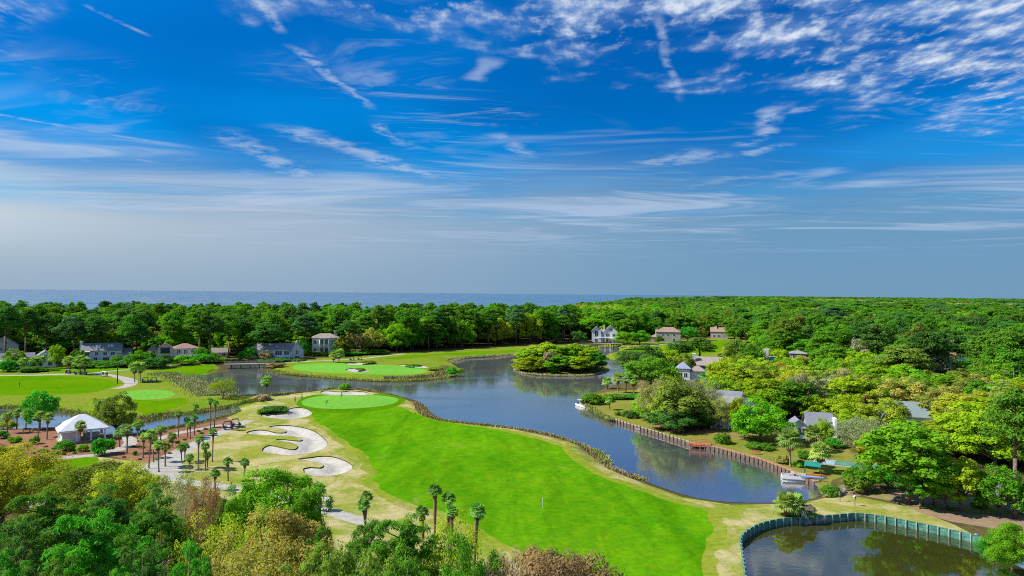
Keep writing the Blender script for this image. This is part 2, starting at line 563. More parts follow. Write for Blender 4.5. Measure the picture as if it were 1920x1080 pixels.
lake_pts = [at(x, y, ZW) for x, y in LAKE_NEAR]
lake_soft = smooth_open(lake_pts, 2.5)
bank = smooth_open([at(x, y, ZW) for x, y in BANK_R], 2.0)
lake = np.concatenate([lake_soft, bank])
isle = outline(ISLE, ZW, 2.0)
creek = outline(CREEK, ZW, 2.0)
pond_edge = smooth_open([at(x, y, -0.1) for x, y in POND_EDGE], 1.2)
pond = np.concatenate([pond_edge, np.array([at(x, y, -0.1) for x, y in POND_REST])])

FAIRWAY = [(588, 774), (640, 772), (700, 768), (745, 763), (775, 772), (800, 783), (860, 795), (905, 803), (960, 814), (1000, 824), (1040, 837), (1062, 850), (1074, 866), (1100, 884),
           (1150, 904), (1200, 919), (1240, 933), (1285, 944), (1322, 955), (1334, 974), (1330, 1000), (1319, 1040), (1322, 1085), (1330, 1150), (1180, 1150), (1060, 1075), (930, 1010),
           (850, 968), (800, 956), (765, 946), (735, 933), (712, 918), (701, 903), (703, 888), (697, 872), (680, 850), (650, 830), (628, 815), (605, 800), (590, 787)]
GREEN = [(566, 756), (572, 750), (600, 743.5), (640, 740.5), (690, 740), (725, 742), (745, 746), (746, 750), (735, 756), (700, 762), (650, 766), (600, 766), (573, 762)]
COLLAR = [(556, 758), (568, 747), (600, 740.5), (640, 745), (690, 744.5), (705, 738), (740, 741), (760, 748), (752, 757), (720, 767), (650, 773), (596, 773), (566, 768)]
BUNK = [[(600, 737), (610, 733.5), (640, 735.5), (655, 733.5), (680, 735), (691, 738.5), (680, 742.5), (640, 743.5), (612, 741.5)],
        [(489, 781), (500, 777.5), (520, 779), (537, 777), (541, 770), (556, 766.5), (572, 768), (585, 775), (576, 782), (545, 786), (505, 785)],
        [(462, 809), (480, 805), (500, 806.5), (518, 812), (534, 813), (535, 808), (517, 803), (504, 799.5), (520, 797), (545, 798), (570, 804), (595, 815), (612, 828), (613, 838), (597, 847),
         (567, 853), (540, 854), (512, 851), (492, 846), (494, 840), (505, 836), (528, 840), (550, 843.5), (558, 838), (550, 833), (528, 829), (517, 825), (532, 825.5), (561, 828.5), (566, 825), (545, 820), (515, 818), (490, 815), (470, 813)],
        [(557, 862.5), (580, 860.5), (605, 858), (630, 861.5), (655, 872), (661, 880), (650, 889), (625, 894), (595, 895), (573, 890), (569, 881), (582, 879), (600, 880.5), (606, 876), (597, 871.5), (575, 867)],
        [(647, 683), (660, 680.5), (690, 681), (705, 682), (703, 685), (680, 686.5), (655, 686)],
        [(648, 695), (665, 693), (680, 695.5), (694, 696), (688, 698.5), (665, 699.5)],
        [(746, 685), (770, 684), (795, 686), (803, 689), (790, 690.5), (762, 688.5)]]
FAR_GREEN = [(548, 687), (560, 682), (610, 680), (650, 680), (700, 684), (760, 686), (796, 692), (797, 697), (770, 701), (720, 702), (660, 700), (600, 697), (560, 693)]
FAR_ROUGH = [(505, 690), (530, 677), (600, 672), (660, 668), (740, 664), (820, 658), (900, 653), (985, 649), (1060, 647), (1060, 652), (985, 661), (900, 668), (845, 674), (862, 690), (850, 703), (800, 711),
             (740, 714), (640, 710), (560, 703), (515, 698)]
FAR_FAIR = [(720, 672), (770, 667), (850, 661), (930, 657), (985, 655), (950, 661), (890, 664), (820, 667), (760, 674)]
LEFT_FAIR = [(-200, 704), (0, 704), (60, 704), (130, 706), (190, 710), (225, 716), (222, 722), (200, 729), (170, 737), (110, 739), (60, 740), (0, 741), (-200, 745)]
LEFT_GREEN = [(228, 738), (250, 732), (285, 730), (318, 733), (328, 738), (315, 745), (280, 748), (245, 748)]
LEFT_ROUGH = [(-260, 694), (0, 688), (100, 683), (250, 684), (330, 684), (400, 683), (412, 690), (385, 700), (340, 705), (345, 712), (380, 722), (400, 735), (425, 745), (470, 746), (490, 750), (446, 762),
              (400, 768), (330, 778), (265, 790), (230, 790), (150, 774), (60, 764), (0, 763), (-260, 770)]
LEFT_BACK = [(95, 694), (120, 688), (200, 686), (245, 686), (255, 690), (200, 698), (150, 700), (105, 699)]
LEFT_FIELD2 = [(275, 700), (300, 694), (345, 688), (390, 685), (404, 689), (385, 698), (330, 703), (290, 704)]
LEFT_FIELD3 = [(250, 751), (300, 752), (340, 746), (352, 755), (320, 768), (280, 778), (255, 768)]
GOLF_ROUGH = [(440, 747), (520, 744), (600, 733), (660, 730), (740, 744), (785, 756), (800, 775), (850, 793), (960, 805), (1080, 832), (1120, 860), (1140, 878), (1200, 900), (1280, 928), (1370, 943), (1500, 941),
              (1545, 928), (1590, 928), (1700, 950), (1790, 985), (1860, 1020), (1880, 1040), (1840, 1010), (1740, 986), (1640, 968), (1600, 965), (1480, 973), (1400, 998), (1389, 1013), (1398, 1110), (1410, 1300), (1000, 1300), (700, 1100), (560, 1000),
              (430, 940), (330, 900), (60, 900), (-120, 910), (-120, 862), (60, 866), (180, 856), (300, 870), (345, 845), (405, 815), (440, 797), (425, 783), (446, 770)]
MULCH = [(-150, 806), (0, 806), (60, 806), (140, 808), (250, 815), (330, 804), (400, 790), (430, 785), (440, 796), (400, 813), (350, 838), (300, 868), (240, 862), (180, 852), (70, 860), (20, 838), (-30, 826), (-150, 826)]
RIGHT_LAWN = [(1096, 745), (1140, 735), (1200, 730), (1230, 752), (1260, 775), (1330, 790), (1420, 800), (1480, 825), (1560, 840), (1640, 870), (1560, 900), (1545, 925), (1530, 915), (1460, 884), (1380, 858), (1300, 838),
              (1200, 807), (1150, 791), (1105, 766), (1090, 752)]
RIGHT_MULCH = [(1545, 920), (1600, 905), (1660, 915), (1760, 925), (1860, 935), (1960, 960), (1960, 1000), (1850, 990), (1780, 978), (1720, 960), (1690, 945), (1620, 930), (1570, 930)]
RIGHT_MULCH2 = [(1225, 790), (1260, 783), (1330, 790), (1360, 800), (1330, 812), (1270, 812), (1230, 803)]
FAR_R_FAIR = [(1150, 664), (1190, 655), (1250, 648), (1330, 642), (1365, 637), (1365, 655), (1300, 665), (1220, 668)]
FAR_R_ROUGH = [(1100, 650), (1140, 644), (1240, 640), (1370, 632), (1420, 640), (1400, 665), (1300, 676), (1180, 678), (1140, 672)]
CLEAR = [(1560, 850), (1600, 840), (1650, 850), (1680, 870), (1640, 872), (1580, 872)]
PARK = [(1800, 905), (1840, 902), (1960, 915), (1960, 940), (1850, 928), (1810, 920)]
COURT = [(1555, 859), (1600, 861), (1650, 871), (1712, 880), (1712, 888), (1640, 879), (1580, 870), (1556, 865)]

# land outline down to the shore of the sea
COAST = [(-900, 500), (-420, 520), (-150, 545), (-40, 600), (60, 760), (110, 1050), (420, 2300), (1500, 5000), (3600, 9000), (9000, 9000), (9000, -60), (-900, -60)]
coast = np.array(COAST, float)


def seg_dist(P, L, closed=False):
    A = L if closed else L[:-1]
    B = np.roll(L, -1, 0) if closed else L[1:]
    best = np.full(len(P), 1e9)
    for a, b in zip(A, B):
        d = b - a
        l2 = max(d @ d, 1e-9)
        t = np.clip(((P - a) @ d) / l2, 0, 1)
        q = P - (a + t[:, None] * d)
        best = np.minimum(best, q[:, 0] ** 2 + q[:, 1] ** 2)
    return np.sqrt(best)


def inside(P, L):
    x, y = P[:, 0], P[:, 1]
    r = np.zeros(len(P), bool)
    x0, y0 = L[-1]
    for x1, y1 in L:
        if y0 != y1:
            c = ((y1 > y) != (y0 > y)) & (x < (x0 - x1) * (y - y1) / (y0 - y1) + x1)
            r ^= c
        x0, y0 = x1, y1
    return r


def sstep(x, a, b):
    t = np.clip((x - a) / (b - a), 0, 1)
    return t * t * (3 - 2 * t)


bunkers = [outline(b, 0, 0.9) for b in BUNK]
# soft shores slope into the water; the right bank and the pond have upright walls
SOFT = [(lake_soft, False), (isle, True), (creek, True)]
MOUNDS = [(*at(575, 812), 9, 0.5), (*at(640, 752), 17, 0.45), (*at(500, 775), 9, 0.5), (*at(520, 835), 7, 0.3), (*at(690, 690), 22, 0.8),
          (*at(285, 738), 18, 0.5), (*at(600, 868), 9, 0.35), (*at(900, 880), 35, 0.5), (*at(1150, 970), 30, -0.3), (*at(1050, 690), 14, 0.8)]


def height(P):
    P = np.atleast_2d(np.asarray(P, float))
    x, y = P[:, 0], P[:, 1]
    und = 0.16 * np.sin(x * 0.045 + 1.3) * np.cos(y * 0.038 + 0.4) + 0.10 * np.sin(x * 0.11 + y * 0.07)
    for mx, my, mr, mh in MOUNDS:
        und = und + mh * np.exp(-((x - mx) ** 2 + (y - my) ** 2) / (mr * mr))
    d = np.full(len(P), 1e9)
    for L, cl in SOFT:
        near = (x > L[:, 0].min() - 9) & (x < L[:, 0].max() + 9) & (y > L[:, 1].min() - 9) & (y < L[:, 1].max() + 9)
        if near.any():
            d[near] = np.minimum(d[near], seg_dist(P[near], L, cl))
    r = sstep(d, 0.0, 5.0)
    z = (ZW - 0.12) * (1 - r) + und * r
    # level beside the upright walls
    for L in (bank, pond_edge):
        near = (x > L[:, 0].min() - 9) & (x < L[:, 0].max() + 9) & (y > L[:, 1].min() - 9) & (y < L[:, 1].max() + 9)
        if near.any():
            w = sstep(seg_dist(P[near], L), 0.3, 6.0)
            z[near] = z[near] * w + 0.0 * (1 - w)
    return z


def hz(x, y):
    return float(height(np.array([[x, y]]))[0])


# ------------------------------------------------------------------ ground: one constrained triangulation cut along every outline
def ragged(L, amt, seed):
    g = np.random.default_rng(seed)
    q = g.normal(size=L.shape) * amt
    return L + (q + np.roll(q, 1, 0)) * 0.5


def grow(L, d):
    """push a closed outline outwards a little"""
    T = np.roll(L, -1, 0) - np.roll(L, 1, 0)
    T /= np.maximum(np.linalg.norm(T, axis=1), 1e-6)[:, None]
    Nn = np.stack([T[:, 1], -T[:, 0]], 1)
    area = 0.5 * np.sum(L[:, 0] * np.roll(L[:, 1], -1) - np.roll(L[:, 0], -1) * L[:, 1])
    return L + Nn * d * (1 if area > 0 else -1)


fair = outline(FAIRWAY, 0, 1.6)
ZONES = [('sand', b) for b in bunkers]
ZONES += [('green', outline(GREEN, 0.3, 1.2)), ('green', outline(FAR_GREEN, 0.3, 2)), ('green', outline(LEFT_GREEN, 0.3, 2)),
          ('collar', outline(COLLAR, 0.2, 1.5)),
          ('path', ribbon([(-40, 704), (60, 703), (110, 701.5), (170, 701), (205, 704), (235, 710), (246, 717), (238, 724), (215, 729)], [3, 3, 4, 5, 4, 4, 5, 4, 3])),
          ('path', ribbon([(168, 701), (200, 697), (245, 693), (290, 690.5), (345, 686)], 2.6)),
          ('path', ribbon([(292, 905), (300, 880), (325, 855), (362, 833), (402, 814), (440, 798), (468, 788)], [8, 8, 5, 3.4, 3.0, 2.8, 2.6])),
          ('path', ribbon([(296, 823), (330, 812), (375, 803), (412, 796), (440, 798)], 2.2)),
          ('path', ribbon([(40, 866), (70, 861), (130, 857), (180, 853), (225, 842), (246, 830), (236, 820), (215, 815)], 2.8)),
          ('path', ribbon([(-60, 934), (0, 936), (45, 938), (80, 950)], 5.0)),
          ('path', ribbon([(300, 900), (360, 905), (430, 915), (540, 935), (610, 957), (660, 972), (720, 990)], 2.8)),
          ('path', ribbon([(520, 680.5), (560, 678.5), (610, 676.5), (680, 672), (710, 668.5), (760, 664.5)], 2.5)),
          ('path', ribbon([(1180, 650), (1250, 645), (1310, 642)], 3.0)),
          ('asphalt', outline(PARK, 0, 2)),
          ('fairway', ragged(fair, 0.35, 3)), ('semi', ragged(grow(fair, 2.0), 0.55, 4)),
          ('fairway_far', outline(FAR_FAIR, 0, 3)), ('fairway_far', outline(LEFT_FAIR, 0, 3)), ('fairway_far', outline(LEFT_BACK, 0, 3)),
          ('fairway_far', outline(LEFT_FIELD2, 0, 3)), ('fairway_far', outline(LEFT_FIELD3, 0, 3)), ('fairway_far', outline([(40, 870), (70, 865), (130, 861), (182, 857), (175, 880), (120, 915), (50, 915), (20, 895)], 0, 2)), ('fairway_far', outline(FAR_R_FAIR, 0, 4)),
          ('mulch', outline(MULCH, 0, 2.5)), ('mulch_dark', outline(RIGHT_MULCH, 0, 2.5)), ('mulch', outline(RIGHT_MULCH2, 0, 2.5)),
          ('rough_green', outline(FAR_ROUGH, 0, 4, False)), ('rough_green', outline(LEFT_ROUGH, 0, 4, False)), ('rough_green', outline(FAR_R_ROUGH, 0, 4, False)),
          ('lawn', outline(RIGHT_LAWN, 0, 3, False)), ('lawn', outline(CLEAR, 0, 3)),
          ('rough', outline(GOLF_ROUGH, 0, 4, False))]
WATERS = [lake, creek, pond]


def build_ground():
    pts, edges = [], []

    def add_loop(L, closed=True):
        b = len(pts)
        pts.extend([tuple(p) for p in L])
        n = len(L)
        for i in range(n if closed else n - 1):
            edges.append((b + i, b + (i + 1) % n))
    for L in (lake, isle, creek, pond, coast):
        add_loop(L)
    for _, L in ZONES:
        add_loop(L)
    allseg = np.array(pts)
    G = []

    def grid(x0, x1, y0, y1, s):
        X, Y = np.meshgrid(np.arange(x0, x1, s), np.arange(y0, y1, s))
        X = X + (np.arange(X.shape[0]) % 2)[:, None] * s * 0.5
        G.append((np.stack([X.ravel(), Y.ravel()], 1), s))
    grid(-200, 190, 56, 200, 3.2)
    grid(-280, 280, 200, 330, 4.5)
    grid(-400, 330, 330, 460, 7)
    for b in bunkers[:4]:
        (x0, y0), (x1, y1) = b.min(0), b.max(0)
        X, Y = np.meshgrid(np.arange(x0, x1, 0.9), np.arange(y0, y1, 0.9))
        P = np.stack([X.ravel(), Y.ravel()], 1)
        P = P[inside(P, b)]
        P = P[seg_dist(P, b, True) > 0.35]
        G.append((P, 0.01))
    for s, (x0, x1, y0, y1) in ((40, (-880, 900, 460, 1000)), (40, (300, 900, 60, 460)), (40, (-880, -410, 60, 460)), (300, (1000, 8800, 0, 8800))):
        grid(x0, x1, y0, y1, s)
    for P, s in G:
        if s > 0.1:
            # keep grid points off the outlines
            keep = inside(P, coast)
            P = P[keep]
            cell = {}
            r = s * 0.4
            for q in allseg:
                cell.setdefault((int(q[0] // r), int(q[1] // r)), []).append(q)
            ok = []
            for p in P:
                cx, cy = int(p[0] // r), int(p[1] // r)
                bad = False
                for i in (-1, 0, 1):
                    for j in (-1, 0, 1):
                        for q in cell.get((cx + i, cy + j), ()):
                            if (q[0] - p[0]) ** 2 + (q[1] - p[1]) ** 2 < r * r:
                                bad = True
                                break
                if not bad:
                    ok.append(p)
            P = np.array(ok) if ok else np.zeros((0, 2))
        pts.extend([tuple(p) for p in P])
    vs, es, fs, _, _, _ = geometry.delaunay_2d_cdt([Vector(p) for p in pts], edges, [], 0, 1e-4)
    V2 = np.array([(v[0], v[1]) for v in vs])
    F = np.array([f[:] for f in fs])
    Cn = V2[F].mean(1)
    keep = inside(Cn, coast)
    wet = inside(Cn, lake) & ~inside(Cn, isle)
    wet |= inside(Cn, creek) | inside(Cn, pond)
    keep &= ~wet
    F, Cn = F[keep], Cn[keep]
    zone = np.full(len(F), -1)
    for i, (nm, L) in enumerate(ZONES):
        sel = (zone < 0)
        idx = np.where(sel)[0]
        ins = inside(Cn[idx], L)
        zone[idx[ins]] = i
    z = height(V2)
    z[seg_dist(V2, coast, True) < 1.0] = ZO - 0.2
    # sea-side ground sinks to the beach
    Z3 = np.column_stack([V2, z])

    def sub(sel, zadd=None):
        f = F[sel]
        u, inv = np.unique(f, return_inverse=True)
        v = Z3[u].copy()
        if zadd is not None:
            v[:, 2] += zadd(v[:, :2])
        return v, inv.reshape(f.shape)

    names = {'green': 'putting_green', 'collar': 'green_collar', 'path': 'cart_path', 'asphalt': 'driveway', 'fairway': 'fairway', 'semi': 'semi_rough', 'fairway_far': 'fairway',
             'mulch': 'mulch_bed', 'mulch_dark': 'mulch_bed', 'rough_green': 'rough_grass', 'lawn': 'lawn', 'rough': 'rough_grass', 'sand': 'sand_bunker'}
    zlab = {}
    for i, (nm, L) in enumerate(ZONES):
        if not (zone == i).any():
            continue
        if nm == 'sand':
            v, f = sub(zone == i, lambda p, L=L: -0.20 - 0.60 * sstep(seg_dist(p, L, True), 0.2, 3.2))
            o = link(bpy.data.objects.new('sand_bunker', mesh_np('sand_bunker', v, f, [M['sand']], smooth=True)))
            o['kind'] = 'structure'
            zt = height(L)
            n = len(L)
            sv = np.concatenate([np.column_stack([L, zt + 0.03]), np.column_stack([L, zt - 0.36])])
            sf = [(j, (j + 1) % n, n + (j + 1) % n, n + j) for j in range(n)]
            link(bpy.data.objects.new('bunker_lip', mesh_np('bunker_lip', sv, sf, [M['soil']])), o)
        else:
            v, f = sub(zone == i)
            o = link(bpy.data.objects.new(names[nm], mesh_np(names[nm], v, f, [M[nm]], smooth=True)))
            o['kind'] = 'structure'
    v, f = sub(zone < 0)
    o = link(bpy.data.objects.new('ground', mesh_np('ground', v, f, [M['forest']], smooth=True)))
    o['kind'] = 'structure'


build_ground()


def sheet(name, L, z, mat, hole=None):
    pts = [Vector(p) for p in L]
    ed = [(i, (i + 1) % len(L)) for i in range(len(L))]
    vs, es, fs, _, _, _ = geometry.delaunay_2d_cdt(pts, ed, [], 1, 1e-4)
    V3 = np.array([(q[0], q[1], z) for q in vs])
    o = link(bpy.data.objects.new(name, mesh_np(name, V3, np.array([f[:] for f in fs]), [mat])))
    o['kind'] = 'structure'
    return o


sheet('lake_water', grow(lake, 0.5), ZW, M['lake'])
sheet('creek_water', grow(creek, 0.6), ZW, M['creek'])
sheet('pond_water', pond, ZP, M['pond'])
ocean = MB()
ocean.poly([(-30000, 430, ZO), (30000, 430, ZO), (30000, 42000, ZO), (-30000, 42000, ZO)], [(0, 1, 2, 3)])
ocean.build('ocean', M['ocean'])['kind'] = 'structure'
# ------------------------------------------------------------------ vegetation materials
def leaf_mat(name, instanced=False, trans=0.48, rough=0.6, nscale=0.45):
    """foliage whose own colour is set on each tree; leaves differ a little from clump to clump"""
    m = bpy.data.materials.new(name)
    m.use_nodes = True
    m.node_tree.nodes.clear()
    n = NT(m.node_tree)
    out = n.n('ShaderNodeOutputMaterial')
    if instanced:
        a = n.n('ShaderNodeAttribute', attribute_type='INSTANCER', attribute_name='tint')
        c = a.outputs['Color']
    else:
        c = n.n('ShaderNodeObjectInfo').outputs['Color']
    p = n.n('ShaderNodeTexCoord').outputs['Object']
    f = n.noise(p, nscale, 2, 0.6)
    g = n.noise(p, nscale * 7, 1, 0.5)
    k = n.m('ADD', n.m('MULTIPLY', f, 0.95), n.m('MULTIPLY', g, 0.75))
    k = n.m('ADD', k, 0.18)
    c1 = n.mix(1.0, c, n.comb(k, k, k), 'MULTIPLY')
    c1 = n.mix(n.ss(f, 0.46, 0.68, 0.0, 0.35), c1, n.mix(1.0, c, (1.28, 1.14, 0.7), 'MULTIPLY'))
    d = n.n('ShaderNodeBsdfDiffuse')
    t = n.n('ShaderNodeBsdfTranslucent')
    n.put(d.inputs[0], c1)
    n.put(t.inputs[0], n.mix(1.0, c1, (1.1, 1.15, 0.6), 'MULTIPLY'))
    ms = n.n('ShaderNodeMixShader')
    ms.inputs[0].default_value = trans
    m.node_tree.links.new(d.outputs[0], ms.inputs[1])
    m.node_tree.links.new(t.outputs[0], ms.inputs[2])
    m.node_tree.links.new(ms.outputs[0], out.inputs[0])
    return m


M['leaf'] = leaf_mat('foliage')
M['leaf_far'] = leaf_mat('far_foliage', True)
M['bark'] = simple('bark', (0.16, 0.12, 0.09), 0.9, 0.35, 2.0, 0.1)
M['bark_pale'] = simple('pale_bark', (0.27, 0.23, 0.19), 0.9, 0.3, 2.0, 0.1)
M['palm_trunk'] = simple('palm_trunk', (0.25, 0.20, 0.165), 0.9, 0.4, 3.0, 0.1)
M['palm_boot'] = simple('palm_boots', (0.26, 0.14, 0.09), 0.9, 0.4, 5.0, 0.1)

C = {'pine_dark': (0.090, 0.230, 0.042), 'pine': (0.120, 0.295, 0.030), 'pine_blue': (0.090, 0.230, 0.070), 'green': (0.130, 0.330, 0.024), 'emerald': (0.085, 0.350, 0.030),
     'bright': (0.185, 0.410, 0.022), 'lime': (0.320, 0.455, 0.022), 'yellow': (0.370, 0.425, 0.034), 'olive': (0.205, 0.290, 0.042), 'gold': (0.390, 0.390, 0.090),
     'tan': (0.450, 0.385, 0.210), 'rust': (0.370, 0.245, 0.130), 'grey': (0.330, 0.350, 0.210), 'palm': (0.190, 0.400, 0.090), 'palm_lit': (0.270, 0.430, 0.100)}
CNAME = {'pine_dark': 'dark green', 'pine': 'green', 'pine_blue': 'blue-green', 'green': 'mid green', 'emerald': 'deep green', 'bright': 'bright green', 'lime': 'lime green', 'yellow': 'yellow-green',
         'olive': 'olive', 'gold': 'golden', 'tan': 'tan', 'rust': 'rust-brown', 'grey': 'grey-green', 'palm': 'green', 'palm_lit': 'green'}


# ------------------------------------------------------------------ crowns
def leaf_quads(P, N, S, g, aspect=1.0, spin_up=False):
    """diamond leaves at P facing N"""
    n = len(P)
    N = N / np.maximum(np.linalg.norm(N, axis=1), 1e-6)[:, None]
    A = g.normal(size=(n, 3))
    if spin_up:
        A = A * 0.5 + np.array([0, 0, 1.2])
    T = A - N * np.sum(A * N, 1)[:, None]
    T /= np.maximum(np.linalg.norm(T, axis=1), 1e-6)[:, None]
    B = np.cross(N, T)
    S = S[:, None]
    v = np.stack([P + T * S, P + B * S * 0.62 * aspect, P - T * S, P - B * S * 0.62 * aspect], 1).reshape(-1, 3)
    f = np.arange(n * 4).reshape(-1, 4)
    return v, f


def clump_leaves(Cc, Rr, k, size, g, zmin=-0.55, jit=0.7, up=0.25):
    """k leaves on each of the clumps with centres Cc, radii Rr (n,3)"""
    n = len(Cc)
    D = g.normal(size=(n * k, 3))
    D /= np.linalg.norm(D, axis=1)[:, None]
    D[:, 2] = np.where(D[:, 2] < zmin, -D[:, 2] * 0.6, D[:, 2])
    C2, R2 = np.repeat(Cc, k, 0), np.repeat(Rr, k, 0)
    rad = 1.02 - 0.45 * g.random(n * k) ** 1.4 + (g.random(n * k) > 0.9) * g.uniform(0, 0.30, n * k)
    P = C2 + D * R2 * rad[:, None]
    N = D + g.normal(size=D.shape) * jit * 0.42 + np.array([0, 0, up])
    S = size * g.uniform(0.45, 1.45, n * k)
    return P, N, S


def oak_parts(g, k, size, H0=12.0, RX=6.0, n=58, sparse=1.0, zbase=2.2, flat=1.0):
    cz, hz_ = zbase + (H0 - zbase) * 0.44, (H0 - zbase) * 0.60
    D = g.normal(size=(n * 3, 3))
    D /= np.linalg.norm(D, axis=1)[:, None]
    D = D[D[:, 2] > -0.72][:n]
    rr = g.uniform(0.62, 0.92, len(D)) * (1 + 0.14 * np.sin(3 * np.arctan2(D[:, 1], D[:, 0]) + g.uniform(0, 6)))
    Cc = np.column_stack([D[:, 0] * RX * rr, D[:, 1] * RX * rr, cz + D[:, 2] * hz_ * rr * flat])
    r = g.uniform(0.14, 0.27, len(D)) * RX
    Rr = np.column_stack([r, r, r * 0.9])
    inn = max(6, n // 5)
    Ci = g.normal(size=(inn, 3)) * np.array([RX * 0.28, RX * 0.28, hz_ * 0.3]) + np.array([0, 0, cz])
    Ri = np.full((inn, 3), RX * 0.26)
    Cc, Rr = np.concatenate([Cc, Ci]), np.concatenate([Rr, Ri])
    P, N, S = clump_leaves(Cc, Rr, max(4, int(k * sparse)), size, g)
    v, f = leaf_quads(P, N, S, g)
    tr = MB()
    tr.bar((0, 0, -0.3), (0.15, 0.1, zbase), 0.34, 0.25, 7)
    for c in Cc[g.permutation(len(Cc))[:16]]:
        b = Vector((0.15, 0.1, zbase * g.uniform(0.75, 1.0)))
        e = Vector(c)
        mid = b.lerp(e, 0.5) + Vector((0, 0, 0.5))
        tr.bar(b, mid, 0.15, 0.10, 5)
        tr.bar(mid, e, 0.10, 0.03, 4)
    return v, f, tr


def pine_parts(g, k, size, H0=22.0, RX=3.9, zb=9.0, tiers=30, tuft=1.0, aspect=0.6):
    """tall pine: open rounded crown of needle tufts carried on upswept limbs"""
    n = int(tiers * 2.3)
    cz, hv = (zb + H0) / 2 + 0.6, (H0 - zb) / 2
    D = g.normal(size=(n * 3, 3))
    D /= np.linalg.norm(D, axis=1)[:, None]
    D = D[D[:, 2] > -0.85][:n]
    a = np.arctan2(D[:, 1], D[:, 0])
    p1, p2 = g.uniform(0, 6.28, 2)
    lob = 1 + 0.20 * np.sin(2 * a + p1 + D[:, 2] * 2.0) + 0.14 * np.sin(5 * a + p2 - D[:, 2] * 3.0)
    rr = g.uniform(0.45, 1.0, len(D)) ** 0.6 * lob
    wz = np.clip(1.02 - 0.30 * D[:, 2], 0.6, 1.3)
    Cc = np.column_stack([D[:, 0] * RX * rr * wz * 0.86, D[:, 1] * RX * rr * wz * 0.86, cz + D[:, 2] * hv * 0.86 * rr])
    r = g.uniform(0.62, 1.25, len(D)) * tuft
    Rr = np.column_stack([r * 1.1, r * 1.1, r * 0.85])
    Cc = np.concatenate([Cc, [(0, 0, H0 - 0.7)]])
    Rr = np.concatenate([Rr, [(0.8, 0.8, 0.8)]])
    P, N, S = clump_leaves(Cc, Rr, k, size, g, -0.6, 0.75, 0.30)
    v, f = leaf_quads(P, N, S, g, aspect, True)
    tr = MB()
    tr.bar((0, 0, -0.3), (0.1, 0.05, zb), 0.30, 0.24, 7)
    tr.bar((0.1, 0.05, zb), (0, 0, H0 - 0.6), 0.24, 0.05, 6)
    for c in Cc[g.permutation(len(Cc))[:22]]:
        h = math.hypot(c[0], c[1])
        tr.bar((0, 0, max(zb * 0.8, c[2] - 0.55 * h - 0.3)), tuple(c), 0.09, 0.025, 4)
    return v, f, tr


def shrub_parts(g, k, size, n=22):
    D = g.normal(size=(n * 3, 3))
    D /= np.linalg.norm(D, axis=1)[:, None]
    D = D[D[:, 2] > -0.25][:n]
    Cc = D * np.array([0.66, 0.66, 0.55]) * g.uniform(0.8, 1.05, (len(D), 1)) + np.array([0, 0, 0.45])
    r = g.uniform(0.25, 0.38, (len(D), 1))
    P, N, S = clump_leaves(Cc, np.repeat(r, 3, 1), k, size, g, -0.7)
    P[:, 2] = np.maximum(P[:, 2], 0.02)
    v, f = leaf_quads(P, N, S, g)
    tr = MB()
    for i in range(5):
        tr.bar((0, 0, -0.1), tuple(Cc[i] * 0.8), 0.04, 0.015, 4)
    return v, f, tr


PROTO = {}


def proto(key, vft, smooth=False, leafmat='leaf', bark='bark', dims=None):
    v, f, tr = vft
    # close clumps shade as round masses: smooth normals are not used, leaves stay single faces
    PROTO[key] = (mesh_np(key + '_crown', v, f, [M[leafmat]]), tr.mesh(key + '_trunk', M[bark], True),
                  float(v[:, 2].max()), float(np.percentile(np.abs(v[:, 0]), 97)))


def G(s):
    return np.random.default_rng(s)


for i in range(4):
    proto('oak_near%d' % i, oak_parts(G(10 + i), 400, 0.125, n=90))
    proto('oak%d' % i, oak_parts(G(20 + i), 120, 0.25, n=70))
    proto('pine_near%d' % i, pine_parts(G(30 + i), 125, 0.165, H0=19, RX=3.9, zb=5.0, tiers=82, tuft=0.50, aspect=0.42))
    proto('pine%d' % i, pine_parts(G(40 + i), 95, 0.29, zb=8.0 + i, tiers=30, RX=4.0, tuft=1.05, aspect=0.7))
for i in range(3):
    proto('bare%d' % i, oak_parts(G(50 + i), 150, 0.105, n=90, zbase=3.0), bark='bark_pale')
    proto('shrub%d' % i, shrub_parts(G(60 + i), 110, 0.085))
    proto('tall%d' % i, oak_parts(G(70 + i), 120, 0.24, H0=14, RX=4.2, n=74, zbase=3.0))


def place_tree(name, key, x, y, h, w, color, label, cat='tree', group=None, z=None, rz=None, jitter=0.12, g=rng):
    cm, tm, H0, R0 = PROTO[key]
    z = hz(x, y) if z is None else z
    r = empty(name, (x, y, z), g.uniform(0, 6.28) if rz is None else rz, label, cat, group)
    s = w / (2 * R0)
    r.scale = (s, s * g.uniform(0.9, 1.1), h / H0)
    if key.startswith('shrub'):
        t = link(bpy.data.objects.new('stem', tm), r)
        c = link(bpy.data.objects.new('foliage', cm), r)
    else:
        t = link(bpy.data.objects.new('trunk', tm), r)
        c = link(bpy.data.objects.new('crown', cm), r)
    j = g.uniform(1 - jitter, 1 + jitter, 3)
    b = g.uniform(0.88, 1.12)
    cc = C[color] if isinstance(color, str) else color
    c.color = (cc[0] * j[0] * b, cc[1] * j[1] * b, cc[2] * j[2] * b, 1)
    return r


def stand(px, py_top, d, wpx):
    """tree by photo column, top, distance and crown width -> x, y, height, width"""
    x = (px - 960) / FPX * d
    y = d
    h = CAM_H - (py_top - horizon(px)) * d / FPX
    return x, y, h, wpx * d / FPX


def base_d(px, py):
    return at(px, py)[1]


